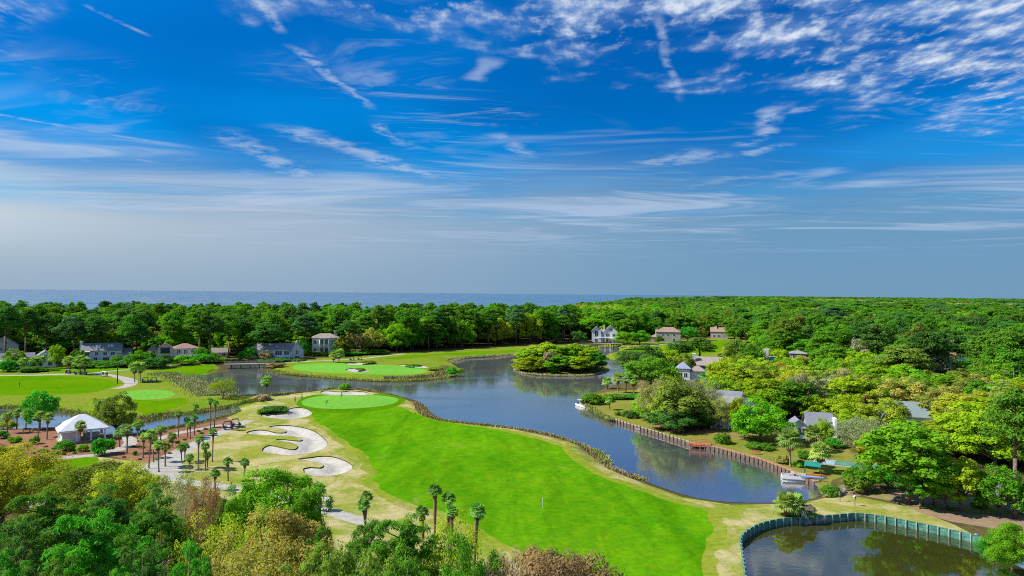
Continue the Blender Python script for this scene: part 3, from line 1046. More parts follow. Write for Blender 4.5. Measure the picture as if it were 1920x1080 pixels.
# ------------------------------------------------------------------ palms
def palm_meshes(seed, nf=34, skirt=16):
    g = G(seed)
    v, f = [], []

    def frond(a, el, L, droop, width):
        ca, sa = math.cos(a), math.sin(a)
        dirv = Vector((ca * math.cos(el), sa * math.cos(el), math.sin(el)))
        hub = dirv * L * 0.45
        side = Vector((-sa, ca, 0))
        nb = 9
        for i in range(nb):
            u = (i / (nb - 1) - 0.5) * 2
            th = u * 1.25
            d2 = (dirv * math.cos(th) + side * math.sin(th)).normalized()
            ln = L * (0.62 - 0.14 * abs(u)) * width
            m = hub + d2 * ln * 0.6 - Vector((0, 0, 0.04 * droop))
            e = hub + d2 * ln - Vector((0, 0, droop * (0.35 + 0.2 * g.random())))
            q = d2.cross(dirv.cross(side)).normalized() * 0.075 * L
            b = len(v)
            v.extend([hub - q * 0.3, m - q, e, m + q])
            f.append((b, b + 1, b + 2, b + 3))
        q = side * 0.025
        b = len(v)
        v.extend([Vector((0, 0, 0)) - q, hub - q, hub + q, Vector((0, 0, 0)) + q])
        f.append((b, b + 1, b + 2, b + 3))
    for i in range(nf):
        t = i / nf
        frond(i * 2.399 + g.uniform(-.2, .2), 1.35 - 1.75 * t + g.uniform(-.12, .12), g.uniform(1.25, 1.6), 0.25 + 0.6 * t, 1.0)
    crown = mesh_np('palm_crown', np.array([tuple(p) for p in v]), np.array(f), [M['leaf']])
    v, f = [], []
    for i in range(skirt):
        frond(i * 2.399, -0.75 - 0.55 * g.random(), g.uniform(0.9, 1.3), 0.5, 0.8)
    sk = mesh_np('palm_skirt', np.array([tuple(p) for p in v]), np.array(f), [M['palm_boot']])
    return crown, sk


PALM = [palm_meshes(80 + i) for i in range(4)]
PALM_TR = []
for i in range(3):
    tr = MB()
    g = G(90 + i)
    lean = g.uniform(-0.03, 0.03, 2)
    prof = [(0.0, 0.26), (0.12, 0.19), (0.55, 0.17), (0.70, 0.21), (0.86, 0.29), (0.95, 0.30), (1.0, 0.16)]
    for (a, ra), (b, rb) in zip(prof[:-1], prof[1:]):
        tr.bar((lean[0] * a * 5, lean[1] * a * 5, a), (lean[0] * b * 5, lean[1] * b * 5, b), ra, rb, 8, mi=1 if a >= 0.55 else 0)
    PALM_TR.append(tr.mesh('palm_trunk', [M['palm_trunk'], M['palm_boot']], True))
npalm = 0


def place_palm(x, y, h, w, label, group=None, color='palm', skirt=True, z=None):
    """sabal palm: h to the crown's top, w crown width"""
    global npalm
    npalm += 1
    z = hz(x, y) if z is None else z
    r = empty('palm_tree', (x, y, z), rng.uniform(0, 6.28), label, 'palm tree', group)
    r.rotation_euler = (rng.normal() * 0.035, rng.normal() * 0.035, rng.uniform(0, 6.28))
    s = w / 2.7
    th = max(0.6, h - 1.0 * s)
    t = link(bpy.data.objects.new('trunk', PALM_TR[npalm % 3]), r)
    tw = min(1.0, 0.45 + w * 0.14)
    t.scale = (tw, tw, th)
    cm, sk = PALM[npalm % 4]
    c = link(bpy.data.objects.new('crown', cm), r)
    c.location, c.scale = (0, 0, th - 0.05), (s, s, s)
    j = rng.uniform(0.8, 1.2)
    cc = C[color]
    c.color = (cc[0] * j * rng.uniform(.9, 1.2), cc[1] * j, cc[2] * j, 1)
    if skirt:
        k = link(bpy.data.objects.new('dead_fronds', sk), r)
        k.location, k.scale = (0, 0, th - 0.15), (s * 0.75, s * 0.75, s)
    return r
# ------------------------------------------------------------------ trees picked out one by one
HOUSE_BOXES = []      # photo boxes that the random trees keep clear of: (x0, y0, x1, y1, distance)
near_i = 0


def nt(kind):
    global near_i
    near_i += 1
    n = {'oak_near': 4, 'oak': 4, 'pine_near': 4, 'pine': 4, 'bare': 3, 'shrub': 3, 'tall': 3}[kind]
    return kind + str(near_i % n)


PLACED = []           # (x, y, radius) of hand-placed crowns


def T(name, kind, px, top, d, wpx, color, label, cat='tree', group=None):
    x, y, h, w = stand(px, top, d, wpx)
    z = hz(x, y)
    PLACED.append((x, y, w * 0.45))
    return place_tree(name, nt(kind), x, y, h - z, w, color, label, cat, group, z=z)


NEAR = 'trees in front at the foot of the photo'
for a in [
    ('live_oak', 'oak_near', 12, 826, 100, 165, 'yellow', 'yellow-green live oak cut by the left edge below the mulch bed'),
    ('live_oak', 'oak_near', 175, 858, 96, 165, 'olive', 'olive-yellow live oak beside the short green lawn below the pavilion'),
    ('live_oak', 'oak_near', 245, 862, 93, 130, 'yellow', 'golden-olive live oak touching the concrete turning circle'),
    ('pine_tree', 'pine_near', 92, 913, 64, 142, 'pine', 'dark pine beside the parked golf carts in the lower left'),
    ('pine_tree', 'pine_near', 205, 903, 68, 150, 'pine_dark', 'dark pine rearmost in the middle of the lower left pine group'),
    ('pine_tree', 'pine_near', 296, 906, 62, 158, 'pine', 'tall spreading pine at the right of the lower left pine group'),
    ('pine_tree', 'pine_near', 52, 962, 54, 160, 'pine_dark', 'wide green pine filling the lower left corner'),
    ('pine_tree', 'pine_near', 192, 953, 52, 172, 'emerald', 'lush green pine frontmost in the lower left pine group'),
    ('pine_tree', 'pine_near', 362, 1004, 47, 150, 'emerald', 'small bright pine at the bottom edge below the spreading pine'),
    ('pine_tree', 'pine_near', -14, 1000, 48, 150, 'emerald', 'deep green pine cut by the bottom left corner'),
    ('pine_tree', 'pine_near', 110, 1034, 45, 130, 'pine', 'low green pine at the bottom edge left of the lush pine'),
    ('pine_tree', 'pine_near', 275, 1022, 46, 140, 'pine_dark', 'low dark pine at the bottom edge right of the lush pine'),
    ('spring_tree', 'bare', 345, 868, 84, 100, 'tan', 'sparse tan spring tree beside the concrete turning circle'),
    ('spring_tree', 'bare', 305, 905, 78, 90, 'gold', 'golden sparse tree just behind the spreading pine'),
    ('spring_tree', 'bare', 392, 888, 80, 70, 'rust', 'small reddish sparse tree left of the bright green oak'),
    ('oak_tree', 'oak_near', 520, 866, 82, 165, 'bright', 'bright green round oak above the golden thicket in front'),
    ('oak_tree', 'oak_near', 450, 900, 80, 70, 'bright', 'small lime oak at the left shoulder of the bright round oak'),
    ('oak_tree', 'oak_near', 582, 902, 80, 80, 'green', 'dark green oak at the right shoulder of the bright round oak'),
    ('spring_tree', 'bare', 430, 945, 62, 170, 'yellow', 'yellow-green open tree right of the lower left pines'),
    ('spring_tree', 'oak_near', 535, 938, 63, 175, 'gold', 'large golden spring tree below the bright green oak'),
    ('spring_tree', 'bare', 470, 985, 54, 230, 'gold', 'grey-olive twiggy tree at the bottom edge below the golden tree'),
    ('pine_tree', 'pine_near', 600, 985, 57, 70, 'pine', 'small pine right of the large golden tree'),
    ('pine_tree', 'pine_near', 700, 965, 62, 130, 'pine', 'dark pine beside the end of the cart path in front'),
    ('pine_tree', 'pine_near', 768, 963, 60, 135, 'pine', 'dark pine with leaning limbs below the double palm'),
    ('pine_tree', 'oak_near', 690, 1010, 48, 190, 'olive', 'broad olive tufted evergreen at the bottom edge centre left'),
    ('pine_tree', 'pine_near', 590, 1018, 46, 170, 'olive', 'olive tufted pine at the bottom edge left of the broad evergreen'),
    ('pine_tree', 'pine_near', 770, 1028, 46, 160, 'pine', 'green tufted pine at the bottom edge right of the broad evergreen'),
    ('spring_tree', 'bare', 838, 948, 62, 145, 'lime', 'thin yellow-green tree below the palms by the fairway'),
    ('oak_tree', 'oak_near', 884, 990, 55, 120, 'green', 'dark green tree between the yellow tree and the rust oak'),
    ('oak_tree', 'oak_near', 1045, 1008, 56, 235, 'rust', 'wide rust-brown oak at the bottom edge below the fairway'),
    ('oak_tree', 'oak_near', 950, 1018, 54, 110, 'tan', 'brownish oak at the left shoulder of the rust oak'),
    ('oak_tree', 'oak_near', 1900, 975, 88, 92, 'bright', 'bright green bushy tree at the pond edge in the right corner'),
    ('oak_tree', 'oak_near', 1866, 1000, 90, 46, 'emerald', 'small deep green bush tree beside the end of the green bulkhead'),
]:
    T(*a, group=NEAR)

RES = 'garden trees on the right bank'
for a in [
    # right lawn with trunks seen
    ('oak_tree', 'tall', 1703, 785, base_d(1705, 945), 140, 'bright', 'tall bright green tree with a straight trunk on the right lawn'),
    ('oak_tree', 'oak', 1622, 865, base_d(1650, 918), 60, 'green', 'small green tree left of the tall straight-trunked tree'),
    ('oak_tree', 'oak', 1668, 872, base_d(1668, 915), 60, 'emerald', 'low emerald tree under the tall straight-trunked tree'),
    ('oak_tree', 'tall', 1727, 872, base_d(1727, 954), 50, 'bright', 'slim young tree second from the tall one on the right lawn'),
    ('oak_tree', 'tall', 1752, 866, base_d(1747, 946), 56, 'lime', 'slim lime tree third in the row on the right lawn'),
    ('oak_tree', 'tall', 1772, 858, base_d(1768, 955), 60, 'bright', 'slim tree fourth in the row on the right lawn'),
    ('oak_tree', 'tall', 1802, 855, base_d(1802, 958), 70, 'lime', 'yellowish tree fifth in the row on the right lawn'),
    ('oak_tree', 'oak', 1875, 865, base_d(1875, 965), 95, 'green', 'green tree with dark trunk near the right edge mulch'),
    ('pine_tree', 'pine', 1905, 722, base_d(1903, 972), 95, 'pine', 'tall dark pine with a bare pale trunk at the right edge'),
    ('oak_tree', 'tall', 1842, 745, 150, 130, 'lime', 'big lime-yellow tree left of the tall pale-trunked pine'),
    ('oak_tree', 'oak', 1790, 790, 152, 120, 'yellow', 'yellow-green tree below the big lime tree'),
    ('oak_tree', 'oak', 1745, 800, 158, 100, 'bright', 'bright green tree right behind the tall straight-trunked tree'),
    ('spring_tree', 'bare', 1615, 778, 155, 100, 'grey', 'grey twiggy tree right of the white chimney house'),
    ('oak_tree', 'oak', 1590, 765, 172, 60, 'lime', 'lime tree touching the white chimney of the small house'),
    ('oak_tree', 'oak', 1650, 810, 150, 70, 'yellow', 'yellow-olive tree right of the grey twiggy tree'),
    ('oak_tree', 'oak', 1735, 697, 215, 155, 'bright', 'wide bright green dome of a tree in the right woods'),
    ('oak_tree', 'oak', 1680, 712, 218, 90, 'bright', 'bright green tree at the left side of the wide dome'),
    ('oak_tree', 'oak', 1830, 700, 212, 80, 'gold', 'golden orange tree right of the wide bright dome'),
    ('oak_tree', 'oak', 1872, 712, 208, 80, 'tan', 'tan tree right of the golden orange tree'),
    ('oak_tree', 'oak', 1655, 742, 180, 90, 'yellow', 'yellow-green tree over the left end of the hidden white house'),
    ('oak_tree', 'oak', 1775, 742, 178, 100, 'olive', 'olive-green tree over the right end of the hidden white house'),
    ('oak_tree', 'oak', 1840, 738, 190, 80, 'tan', 'pale tan tree behind the big lime tree'),
    ('oak_tree', 'oak', 1620, 735, 195, 42, 'rust', 'small reddish-brown tree in the right woods'),
    ('oak_tree', 'oak', 1610, 700, 215, 70, 'gold', 'golden-topped tree behind the reddish-brown one'),
    ('oak_tree', 'oak', 1560, 728, 200, 70, 'yellow', 'yellow tree behind the small white-gabled house'),
    ('oak_tree', 'oak', 1565, 698, 220, 40, 'tan', 'narrow tan tree behind the yellow one'),
    ('oak_tree', 'oak', 1525, 742, 190, 50, 'lime', 'lime tree on the lawn behind the small white-gabled house'),
    ('oak_tree', 'oak', 1546, 782, 164, 38, 'lime', 'lime tree standing before the slate roof of the sunroom house'),
    ('oak_tree', 'oak', 1385, 742, 178, 30, 'lime', 'small lime tree at the right of the blue-grey gable'),
    # centre right bank
    ('oak_tree', 'oak', 1427, 746, base_d(1422, 826), 92, 'bright', 'big bright green tree on the bank left of the white-gabled house'),
    ('oak_tree', 'oak', 1398, 776, base_d(1398, 822), 50, 'bright', 'smaller green tree at the left foot of the big bright bank tree'),
    ('oak_tree', 'oak', 1272, 700, 184, 112, 'olive', 'large olive and tan tree in front of the long grey roof'),
    ('oak_tree', 'bare', 1232, 708, 186, 60, 'tan', 'pale tan-pink tree at the left of the large olive tree'),
    ('oak_tree', 'oak', 1218, 735, base_d(1222, 788), 55, 'bright', 'bright green tree over the pointed lawn'),
    ('oak_tree', 'oak', 1252, 728, 184, 66, 'yellow', 'yellow-green tree beside the bright tree over the pointed lawn'),
    ('oak_tree', 'oak', 1262, 762, base_d(1262, 806), 85, 'pine_dark', 'dark shady evergreen above the brick-coloured mulch on the bank'),
    ('oak_tree', 'oak', 1312, 765, base_d(1315, 802), 60, 'pine', 'dark green tree left of the pale boathouse wall'),
    ('spring_tree', 'bare', 1345, 735, 180, 58, 'gold', 'twiggy golden tree before the long grey roof'),
    ('spring_tree', 'bare', 1312, 706, 184, 74, 'grey', 'grey twiggy tree left of the long grey roof'),
    ('oak_tree', 'oak', 1205, 642, 290, 90, 'pine_dark', 'dark evergreen leaning over the water left of the small blue roof'),
    ('oak_tree', 'oak', 1222, 668, 262, 90, 'green', 'rounded olive-green tree right at the lake above the palm group'),
    ('oak_tree', 'oak', 1248, 648, 300, 55, 'lime', 'lime feathery tree behind the rounded olive-green tree'),
    ('oak_tree', 'oak', 1262, 686, 255, 30, 'bright', 'small lime tree just under the small blue roof'),
    ('oak_tree', 'oak', 1283, 660, 290, 45, 'olive', 'olive tree left of the white chimney with tan roof'),
    ('oak_tree', 'oak', 1360, 668, 250, 58, 'lime', 'lime-yellow tree right of the tan roof'),
    ('oak_tree', 'oak', 1405, 680, 235, 62, 'lime', 'lime tree behind the long grey roof'),
    ('oak_tree', 'oak', 1432, 688, 228, 70, 'yellow', 'yellow-lime tree above the big bright bank tree'),
    ('oak_tree', 'oak', 1335, 690, 255, 40, 'emerald', 'deep green tree between the tan roof and the long grey roof'),
    ('pine_tree', 'pine', 1275, 638, 320, 45, 'pine_dark', 'dark pine in front of the far green fairway'),
    ('pine_tree', 'pine', 1312, 632, 318, 60, 'pine', 'pine standing against the far green fairway'),
    ('oak_tree', 'oak', 1385, 633, 300, 55, 'olive', 'olive tree at the right end of the far green fairway'),
    ('oak_tree', 'oak', 1408, 640, 290, 50, 'pine', 'dark tree left of the small white chimney stack'),
]:
    T(*a, group=RES)

ISL = 'trees on the lake island'
for i, (px, top, d, w, c, lb) in enumerate([
    (992, 658, 318, 42, 'lime', 'leftmost bright tree on the lake island'), (1010, 650, 326, 50, 'yellow', 'lime tree second from the left on the lake island'),
    (1035, 646, 322, 55, 'lime', 'bright green tree left of the island middle'), (1062, 652, 318, 60, 'bright', 'deep green tree at the middle of the lake island'),
    (1085, 648, 322, 55, 'lime', 'lime tree right of the island middle'), (1105, 655, 318, 45, 'lime', 'bright tree near the right end of the lake island'),
    (1118, 664, 314, 36, 'emerald', 'low dark tree at the right tip of the lake island'), (1030, 662, 312, 20, 'tan', 'small pale pinkish tree on the lake island'),
    (1000, 672, 310, 44, 'lime', 'low green tree at the left front of the lake island'), (1050, 672, 309, 50, 'bright', 'low deep green tree at the island front middle'),
    (1090, 672, 309, 48, 'lime', 'low green tree at the right front of the lake island'), (978, 674, 314, 26, 'lime', 'small bush tree at the left tip of the lake island')]):
    x, y, h, w_ = stand(px, top, d, w)
    zb = hz(x, y)
    place_tree('island_tree', 'tall%d' % (i % 3), x, y, (h - zb) + 2.2, w_ * 1.1, c, lb, 'tree', ISL, z=zb - 1.0)

# left middle ground
MID = 'trees by the creek'
for a in [
    ('oak_tree', 'oak', 78, 730, base_d(78, 803), 54, 'emerald', 'deep green round tree behind the palms left of the pavilion'),
    ('oak_tree', 'oak', 222, 733, base_d(222, 812), 62, 'olive', 'dark olive tree standing right behind the pavilion'),
    ('oak_tree', 'oak', 195, 742, base_d(195, 808), 44, 'yellow', 'yellow-leaved tree behind the right eave of the pavilion'),
    ('oak_tree', 'bare', 420, 706, base_d(415, 747), 46, 'lime', 'airy lime tree with a forked trunk at the lake corner'),
]:
    T(*a, group=MID)

# tall pines in front of the left houses
BELT = 'tall pines among the lake houses'
for a in [(12, 567, 322), (50, 578, 330), (88, 590, 335), (140, 588, 333), (168, 600, 337), (185, 592, 334), (250, 590, 338), (258, 608, 339), (375, 582, 345), (395, 590, 346), (430, 585, 358), (505, 603, 356), (575, 588, 372), (655, 600, 385)]:
    px, top, d = a
    nm = {12: 'at the left edge', 50: 'over the white house', 88: 'right of the white house', 140: 'left of the skylight house', 168: 'before the skylight house chimney', 185: 'before the middle of the skylight house', 250: 'right of the skylight house',
          258: 'left of the pinkish roof', 375: 'right of the pinkish roof', 395: 'second right of the pinkish roof', 430: 'behind the wooden bridge', 505: 'before the grey gabled house', 575: 'left of the tall pale house', 655: 'right of the tall pale house'}[px]
    T('pine_tree', 'pine', px, top, d, 46, rng.choice(['pine_dark', 'pine', 'pine_blue']), 'tall dark pine with bare trunk ' + nm, group=BELT)

# small garden trees in front of and between the lake houses
for px, top, by, w, c, lb in [
        (108, 645, 690, 26, 'lime', 'yellow-lime tree right of the low white house'), (258, 655, 690, 34, 'bright', 'bright green tree between the skylight house and the pinkish roofs'), (278, 658, 688, 34, 'pine', 'dark green tree left of the pinkish-roofed house'),
        (310, 662, 688, 26, 'pine_dark', 'dark small tree before the pinkish-roofed house'), (150, 655, 685, 22, 'pine', 'dark small tree at the left corner of the skylight house'), (222, 664, 686, 26, 'green', 'small tree before the right wing of the skylight house'),
        (380, 650, 680, 28, 'green', 'green tree right of the long balcony'), (402, 660, 680, 22, 'pine', 'dark tree before the beige cottage'), (470, 650, 676, 22, 'emerald', 'upright green tree by the wooden bridge'), (500, 655, 676, 26, 'tan', 'pale pinkish tree before the grey gabled house'),
        (572, 636, 668, 26, 'emerald', 'vivid green tree between the gabled house and the tall pale house'), (648, 628, 664, 34, 'olive', 'olive tree right of the tall pale house'), (668, 618, 662, 30, 'tan', 'tan spring tree right of the tall pale house'), (700, 612, 662, 38, 'gold', 'golden spring tree behind the far hedge'),
        (745, 605, 660, 46, 'bright', 'big bright green tree above the far hedge'), (30, 652, 690, 36, 'olive', 'thin olive tree between the two left houses'), (1175, 622, 645, 44, 'bright', 'bright green tree right of the twin-gabled house'), (1200, 618, 645, 36, 'green', 'green tree left of the hip-roofed house'),
        (1290, 612, 640, 34, 'emerald', 'vivid green tree right of the hip-roofed house'), (1312, 612, 638, 26, 'olive', 'olive tree left of the rosy house'), (1085, 620, 644, 30, 'pine_dark', 'dark tree left of the twin-gabled house'), (1378, 612, 636, 30, 'green', 'green tree right of the rosy house'),
        (640, 640, 664, 22, 'pine_dark', 'dark low tree at the chimney of the tall pale house'), (1236, 628, 644, 14, 'pine', 'small dark tree before the hip-roofed house')]:
    T('garden_tree', 'oak', px, top, base_d(px, by), w, c, lb, group='garden trees at the lake houses')

# ------------------------------------------------------------------ palms one by one
PG = 'sabal palms around the mulch beds'
plist = [(18, 772, 812, 'left edge of the mulch bed'), (35, 766, 800, 'creek bank at the far left'), (52, 768, 806, 'creek bank left of the round tree'), (75, 772, 820, 'mulch left of the pavilion, tallest trunk'),
         (92, 775, 824, 'mulch touching the left eave of the pavilion'), (155, 790, 832, 'mulch before the pavilion, in front of its right roof slope'), (127, 808, 826, 'mulch right before the pavilion front'),
         (193, 750, 812, 'right eave of the pavilion, tall pale trunk'), (228, 803, 838, 'mulch right of the round clipped bush'), (242, 798, 850, 'mulch two right of the round clipped bush'),
         (262, 788, 828, 'mulch between the pavilion and the creek'), (272, 812, 858, 'front mulch, left of the tall clump'), (283, 806, 878, 'front mulch, tallest of the clump'), (292, 815, 866, 'front mulch, right of the tall clump'),
         (302, 826, 885, 'turning circle edge, left of a pair'), (314, 829, 874, 'turning circle edge, right of a pair'), (338, 770, 819, 'creek bank by the mulch middle'), (305, 798, 828, 'low palm at the creek bank mulch'),
         (355, 782, 819, 'left of the creek palm clump'), (360, 790, 822, 'front of the creek palm clump'), (368, 777, 815, 'right of the creek palm clump'), (370, 757, 800, 'tallest near the creek clump'),
         (398, 746, 806, 'left of the tall pair before the golf carts'), (405, 750, 800, 'right of the tall pair before the golf carts'), (326, 812, 838, 'mulch edge beside the cart path'),
         (345, 832, 868, 'left of the pair across the cart path'), (350, 830, 864, 'right of the pair across the cart path'), (376, 816, 878, 'tall one on the rough right of the cart path'),
         (389, 830, 882, 'dark one right of the tall palm on the rough'), (402, 804, 865, 'slim one nearest the big bunker'), (393, 846, 876, 'short one behind the dark palm on the rough'),
         (408, 880, 920, 'left of three on the dry rough'), (432, 858, 902, 'middle of three on the dry rough'), (462, 860, 892, 'right of three on the dry rough'), (360, 850, 880, 'short one by the turning circle')]
for px, top, by, nm in plist:
    d = base_d(px, by)
    x, y, h, w = stand(px, top, d, 20)
    place_palm(x, y, h - hz(x, y), 2.8 if px < 270 else 2.2 if px < 330 else 1.9, 'sabal palm, ' + nm, PG, 'palm_lit' if px < 320 else 'palm')
for px, top, d, w, nm, c in [
        (820, 911, 78, 1.75, 'sabal palm, left and tallest of the three at the fairway foot', 'palm'), (847, 922, 79, 1.7, 'sabal palm, middle of the three at the fairway foot', 'palm'),
        (847, 948, 74, 1.6, 'short sabal palm just below the middle fairway palm', 'palm'), (888, 942, 70, 1.8, 'sabal palm, rightmost of the three at the fairway foot', 'palm'),
        (686, 922, 88, 1.7, 'slim young palm on the dry rough beside the path', 'palm'), (697, 936, 86, 1.8, 'low palm leaning on the slim one beside the path', 'palm'), (610, 906, 84, 2.0, 'palm at the right of the bright round oak', 'palm'),
        (805, 950, 76, 1.8, 'small palm left of the tallest fairway palm', 'palm'), (772, 985, 62, 2.0, 'palm crown among the front pines', 'palm')]:
    x, y, h, _ = stand(px, top, d, 20)
    place_palm(x, y, h - hz(x, y), w, nm, 'palms at the foot of the fairway', c)
for px, top, by, w, nm in [
        (255, 680, 716, 5.0, 'palm, left of the pair by the forked cart path'), (265, 680, 714, 5.0, 'palm, right of the pair by the forked cart path'),
        (131, 668, 698, 5.2, 'palm with round head left of the parked carts'), (152, 667, 702, 6.0, 'full palm over the parked carts'), (160, 672, 703, 5.5, 'palm right over the parked carts'),
        (78, 668, 692, 5, 'palm before the white house, right one'), (65, 670, 693, 5, 'palm before the white house, left one'), (45, 672, 695, 5, 'palm before the white house at the left'),
        (627, 659, 680, 5.2, 'palm, left of the pair behind the far green'), (637, 655, 680, 5.6, 'palm, right of the pair behind the far green'), (502, 705, 742, 4.2, 'lone palm on the lake shore before the reflections'),
        (1140, 708, 728, 4.2, 'palm at the water, leftmost on the right bank point'), (1160, 700, 736, 4.6, 'palm in the bank group, left'), (1175, 698, 737, 4.8, 'palm in the bank group, middle'), (1190, 704, 738, 4.6, 'palm in the bank group, right'),
        (1145, 745, 768, 2.6, 'small palm on the pointed lawn'),
        (1484, 806, 874, 5.2, 'tall full palm above the moored pontoon boat'), (1540, 832, 884, 4.6, 'shaggy palm right above the teal canopy'), (1528, 800, 845, 4.6, 'palm beside the sunroom of the small house'),
        (1478, 926, 967, 4.2, 'low fan palm on the pond edge beside the shelter'), (1496, 930, 967, 3.6, 'fan palm right behind the pond shelter'), (1521, 948, 969, 2.4, 'small palm right of the pond shelter')]:
    d = base_d(px, by)
    x, y, h, _ = stand(px, top, d, 20)
    place_palm(x, y, h - hz(x, y), w, nm, None, 'palm_lit')

# ------------------------------------------------------------------ shrubs
def shrub(px, by, wpx, hpx, color, label, group='shrubs', name='shrub'):
    x, y = at(px, by)
    m = y / FPX
    z = hz(x, y)
    return place_tree(name, nt('shrub'), x, y, hpx * m, wpx * m, color, label, 'shrub', group, z=z - 0.05)


for a in [
    (121, 845, 32, 22, 'green', 'round clipped bush before the pavilion front'), (193, 852, 38, 34, 'emerald', 'large round clipped bush right of the pavilion path'), (155, 846, 18, 14, 'bright', 'small bright bush between the two clipped bushes'),
    (65, 832, 16, 17, 'green', 'upright bush in the mulch left of the pavilion'), (28, 829, 20, 12, 'bright', 'bright bush at the left mulch edge'), (10, 802, 32, 16, 'yellow', 'yellow-green bush at the left edge by the creek'),
    (5, 822, 20, 16, 'emerald', 'dark bush at the left edge of the mulch'), (80, 847, 18, 6, 'green', 'low bush strip in the mulch, left piece'), (103, 852, 14, 8, 'bright', 'low bright bush in the mulch middle'), (117, 852, 10, 6, 'green', 'low bush in the mulch beside the clipped bush'),
    (253, 853, 9, 9, 'emerald', 'small dark bush under the front mulch palms'), (332, 830, 9, 6, 'green', 'small bush near the cart path edge'), (515, 775, 46, 12, 'pine_dark', 'dark low bush growing into the upper bunker'), (495, 778, 22, 8, 'green', 'low bush at the left lip of the upper bunker'),
    (646, 731, 18, 12, 'bright', 'bright bush above the bunker behind the green'), (850, 702, 26, 18, 'emerald', 'dark bush at the tip of the far green peninsula'), (863, 694, 14, 8, 'yellow', 'yellow bush at the water on the peninsula tip'),
    (655, 665, 70, 8, 'emerald', 'dark clipped hedge behind the far green'), (700, 664, 50, 10, 'green', 'bright clipped hedge right of the far path'), (575, 667, 18, 10, 'gold', 'golden bush right of the grey gabled house'), (600, 667, 30, 8, 'green', 'hedge piece before the tall pale house'),
    (190, 687, 90, 12, 'pine', 'long hedge before the skylight house'), (235, 688, 40, 14, 'pine_dark', 'dark bush right of the skylight house'), (285, 690, 55, 22, 'pine_dark', 'dark thicket left of the pinkish-roofed house'), (345, 685, 45, 20, 'bright', 'bright bush below the balconies'),
    (385, 682, 40, 20, 'emerald', 'large round bush right of the balconies'), (415, 680, 22, 10, 'lime', 'lime bush left of the wooden bridge'), (455, 674, 18, 22, 'emerald', 'upright green bush behind the wooden bridge'), (15, 696, 34, 24, 'emerald', 'dark bush at the left edge before the houses'),
    (60, 697, 36, 12, 'pine', 'low bush before the white house'), (525, 676, 80, 6, 'pine_dark', 'low hedge along the grey gabled house'), (518, 688, 30, 10, 'rust', 'brown marsh bush right of the wooden bridge'), (490, 752, 30, 12, 'tan', 'tan dry bush at the end of the creek'),
    (775, 689, 30, 6, 'green', 'low bush on the far bunker edge'), (690, 682, 26, 6, 'olive', 'low bush behind the far upper bunker'), (675, 696, 18, 4, 'olive', 'low grass bush on the far lower bunker'),
    (1110, 757, 36, 22, 'green', 'dark bush at the point of the right bank'), (1130, 752, 34, 14, 'bright', 'bright hedge on the point of the right bank'), (1160, 748, 40, 10, 'green', 'long hedge behind the pointed lawn'), (1190, 748, 40, 10, 'emerald', 'dark hedge behind the pointed lawn, right part'),
    (1128, 752, 14, 14, 'gold', 'small orange bush on the point of the right bank'), (1182, 782, 30, 15, 'pine_dark', 'dark bush on the pointed lawn'), (1160, 778, 16, 8, 'green', 'small bush on the pointed lawn'),
    (1355, 830, 30, 20, 'green', 'bush above the reddish deck'), (1425, 840, 44, 12, 'pine', 'dark bush at the foot of the big bright bank tree'), (1500, 873, 26, 13, 'bright', 'clipped bright bush behind the teal canopy'), (1466, 868, 26, 18, 'gold', 'pale grassy bush under the tall full palm'),
    (1506, 858, 20, 18, 'green', 'bush between the two bank palms'), (1565, 838, 34, 20, 'emerald', 'vivid green bush behind the shaggy palm'), (1558, 926, 34, 24, 'pine', 'dark round bush at the end of the lake bulkhead'),
    (1606, 922, 46, 32, 'olive', 'twiggy reddish-olive bush on the right lawn'), (1545, 812, 40, 24, 'lime', 'lime bush before the small house roof'), (1380, 650, 40, 14, 'olive', 'olive bush beside the far green fairway'), (1185, 655, 40, 8, 'gold', 'dry golden bank left of the far green fairway'),
    (1088, 650, 30, 8, 'pine', 'bush at the left end of the far footbridge'), (1165, 648, 30, 12, 'green', 'bush at the right end of the far footbridge'), (820, 694, 30, 6, 'olive', 'low marsh bush near the peninsula tip'), (1335, 800, 40, 14, 'rust', 'brownish bush beside the boathouse wall'),
    (1780, 955, 20, 6, 'green', 'low plant under the row of slim trees'), (1835, 950, 24, 12, 'olive', 'olive plant near the right edge mulch'), (70, 695, 60, 8, 'mulch' if False else 'green', 'hedge below the white house palms'),
]:
    shrub(*a)
k = 0
for px, by in [(40, 845), (52, 838), (86, 838), (100, 842), (62, 850), (300, 815), (322, 822), (346, 824), (372, 808), (385, 804), (268, 840), (280, 845), (320, 826), (250, 838), (232, 858), (262, 862), (294, 862), (318, 850), (335, 838), (378, 812), (395, 806), (140, 850), (110, 858)]:
    shrub(px, by, 7, 4, ['green', 'pine', 'olive'][k % 3], 'tiny round plant dotted in the pine straw mulch', 'tiny plants in the mulch', 'small_plant')
    k += 1
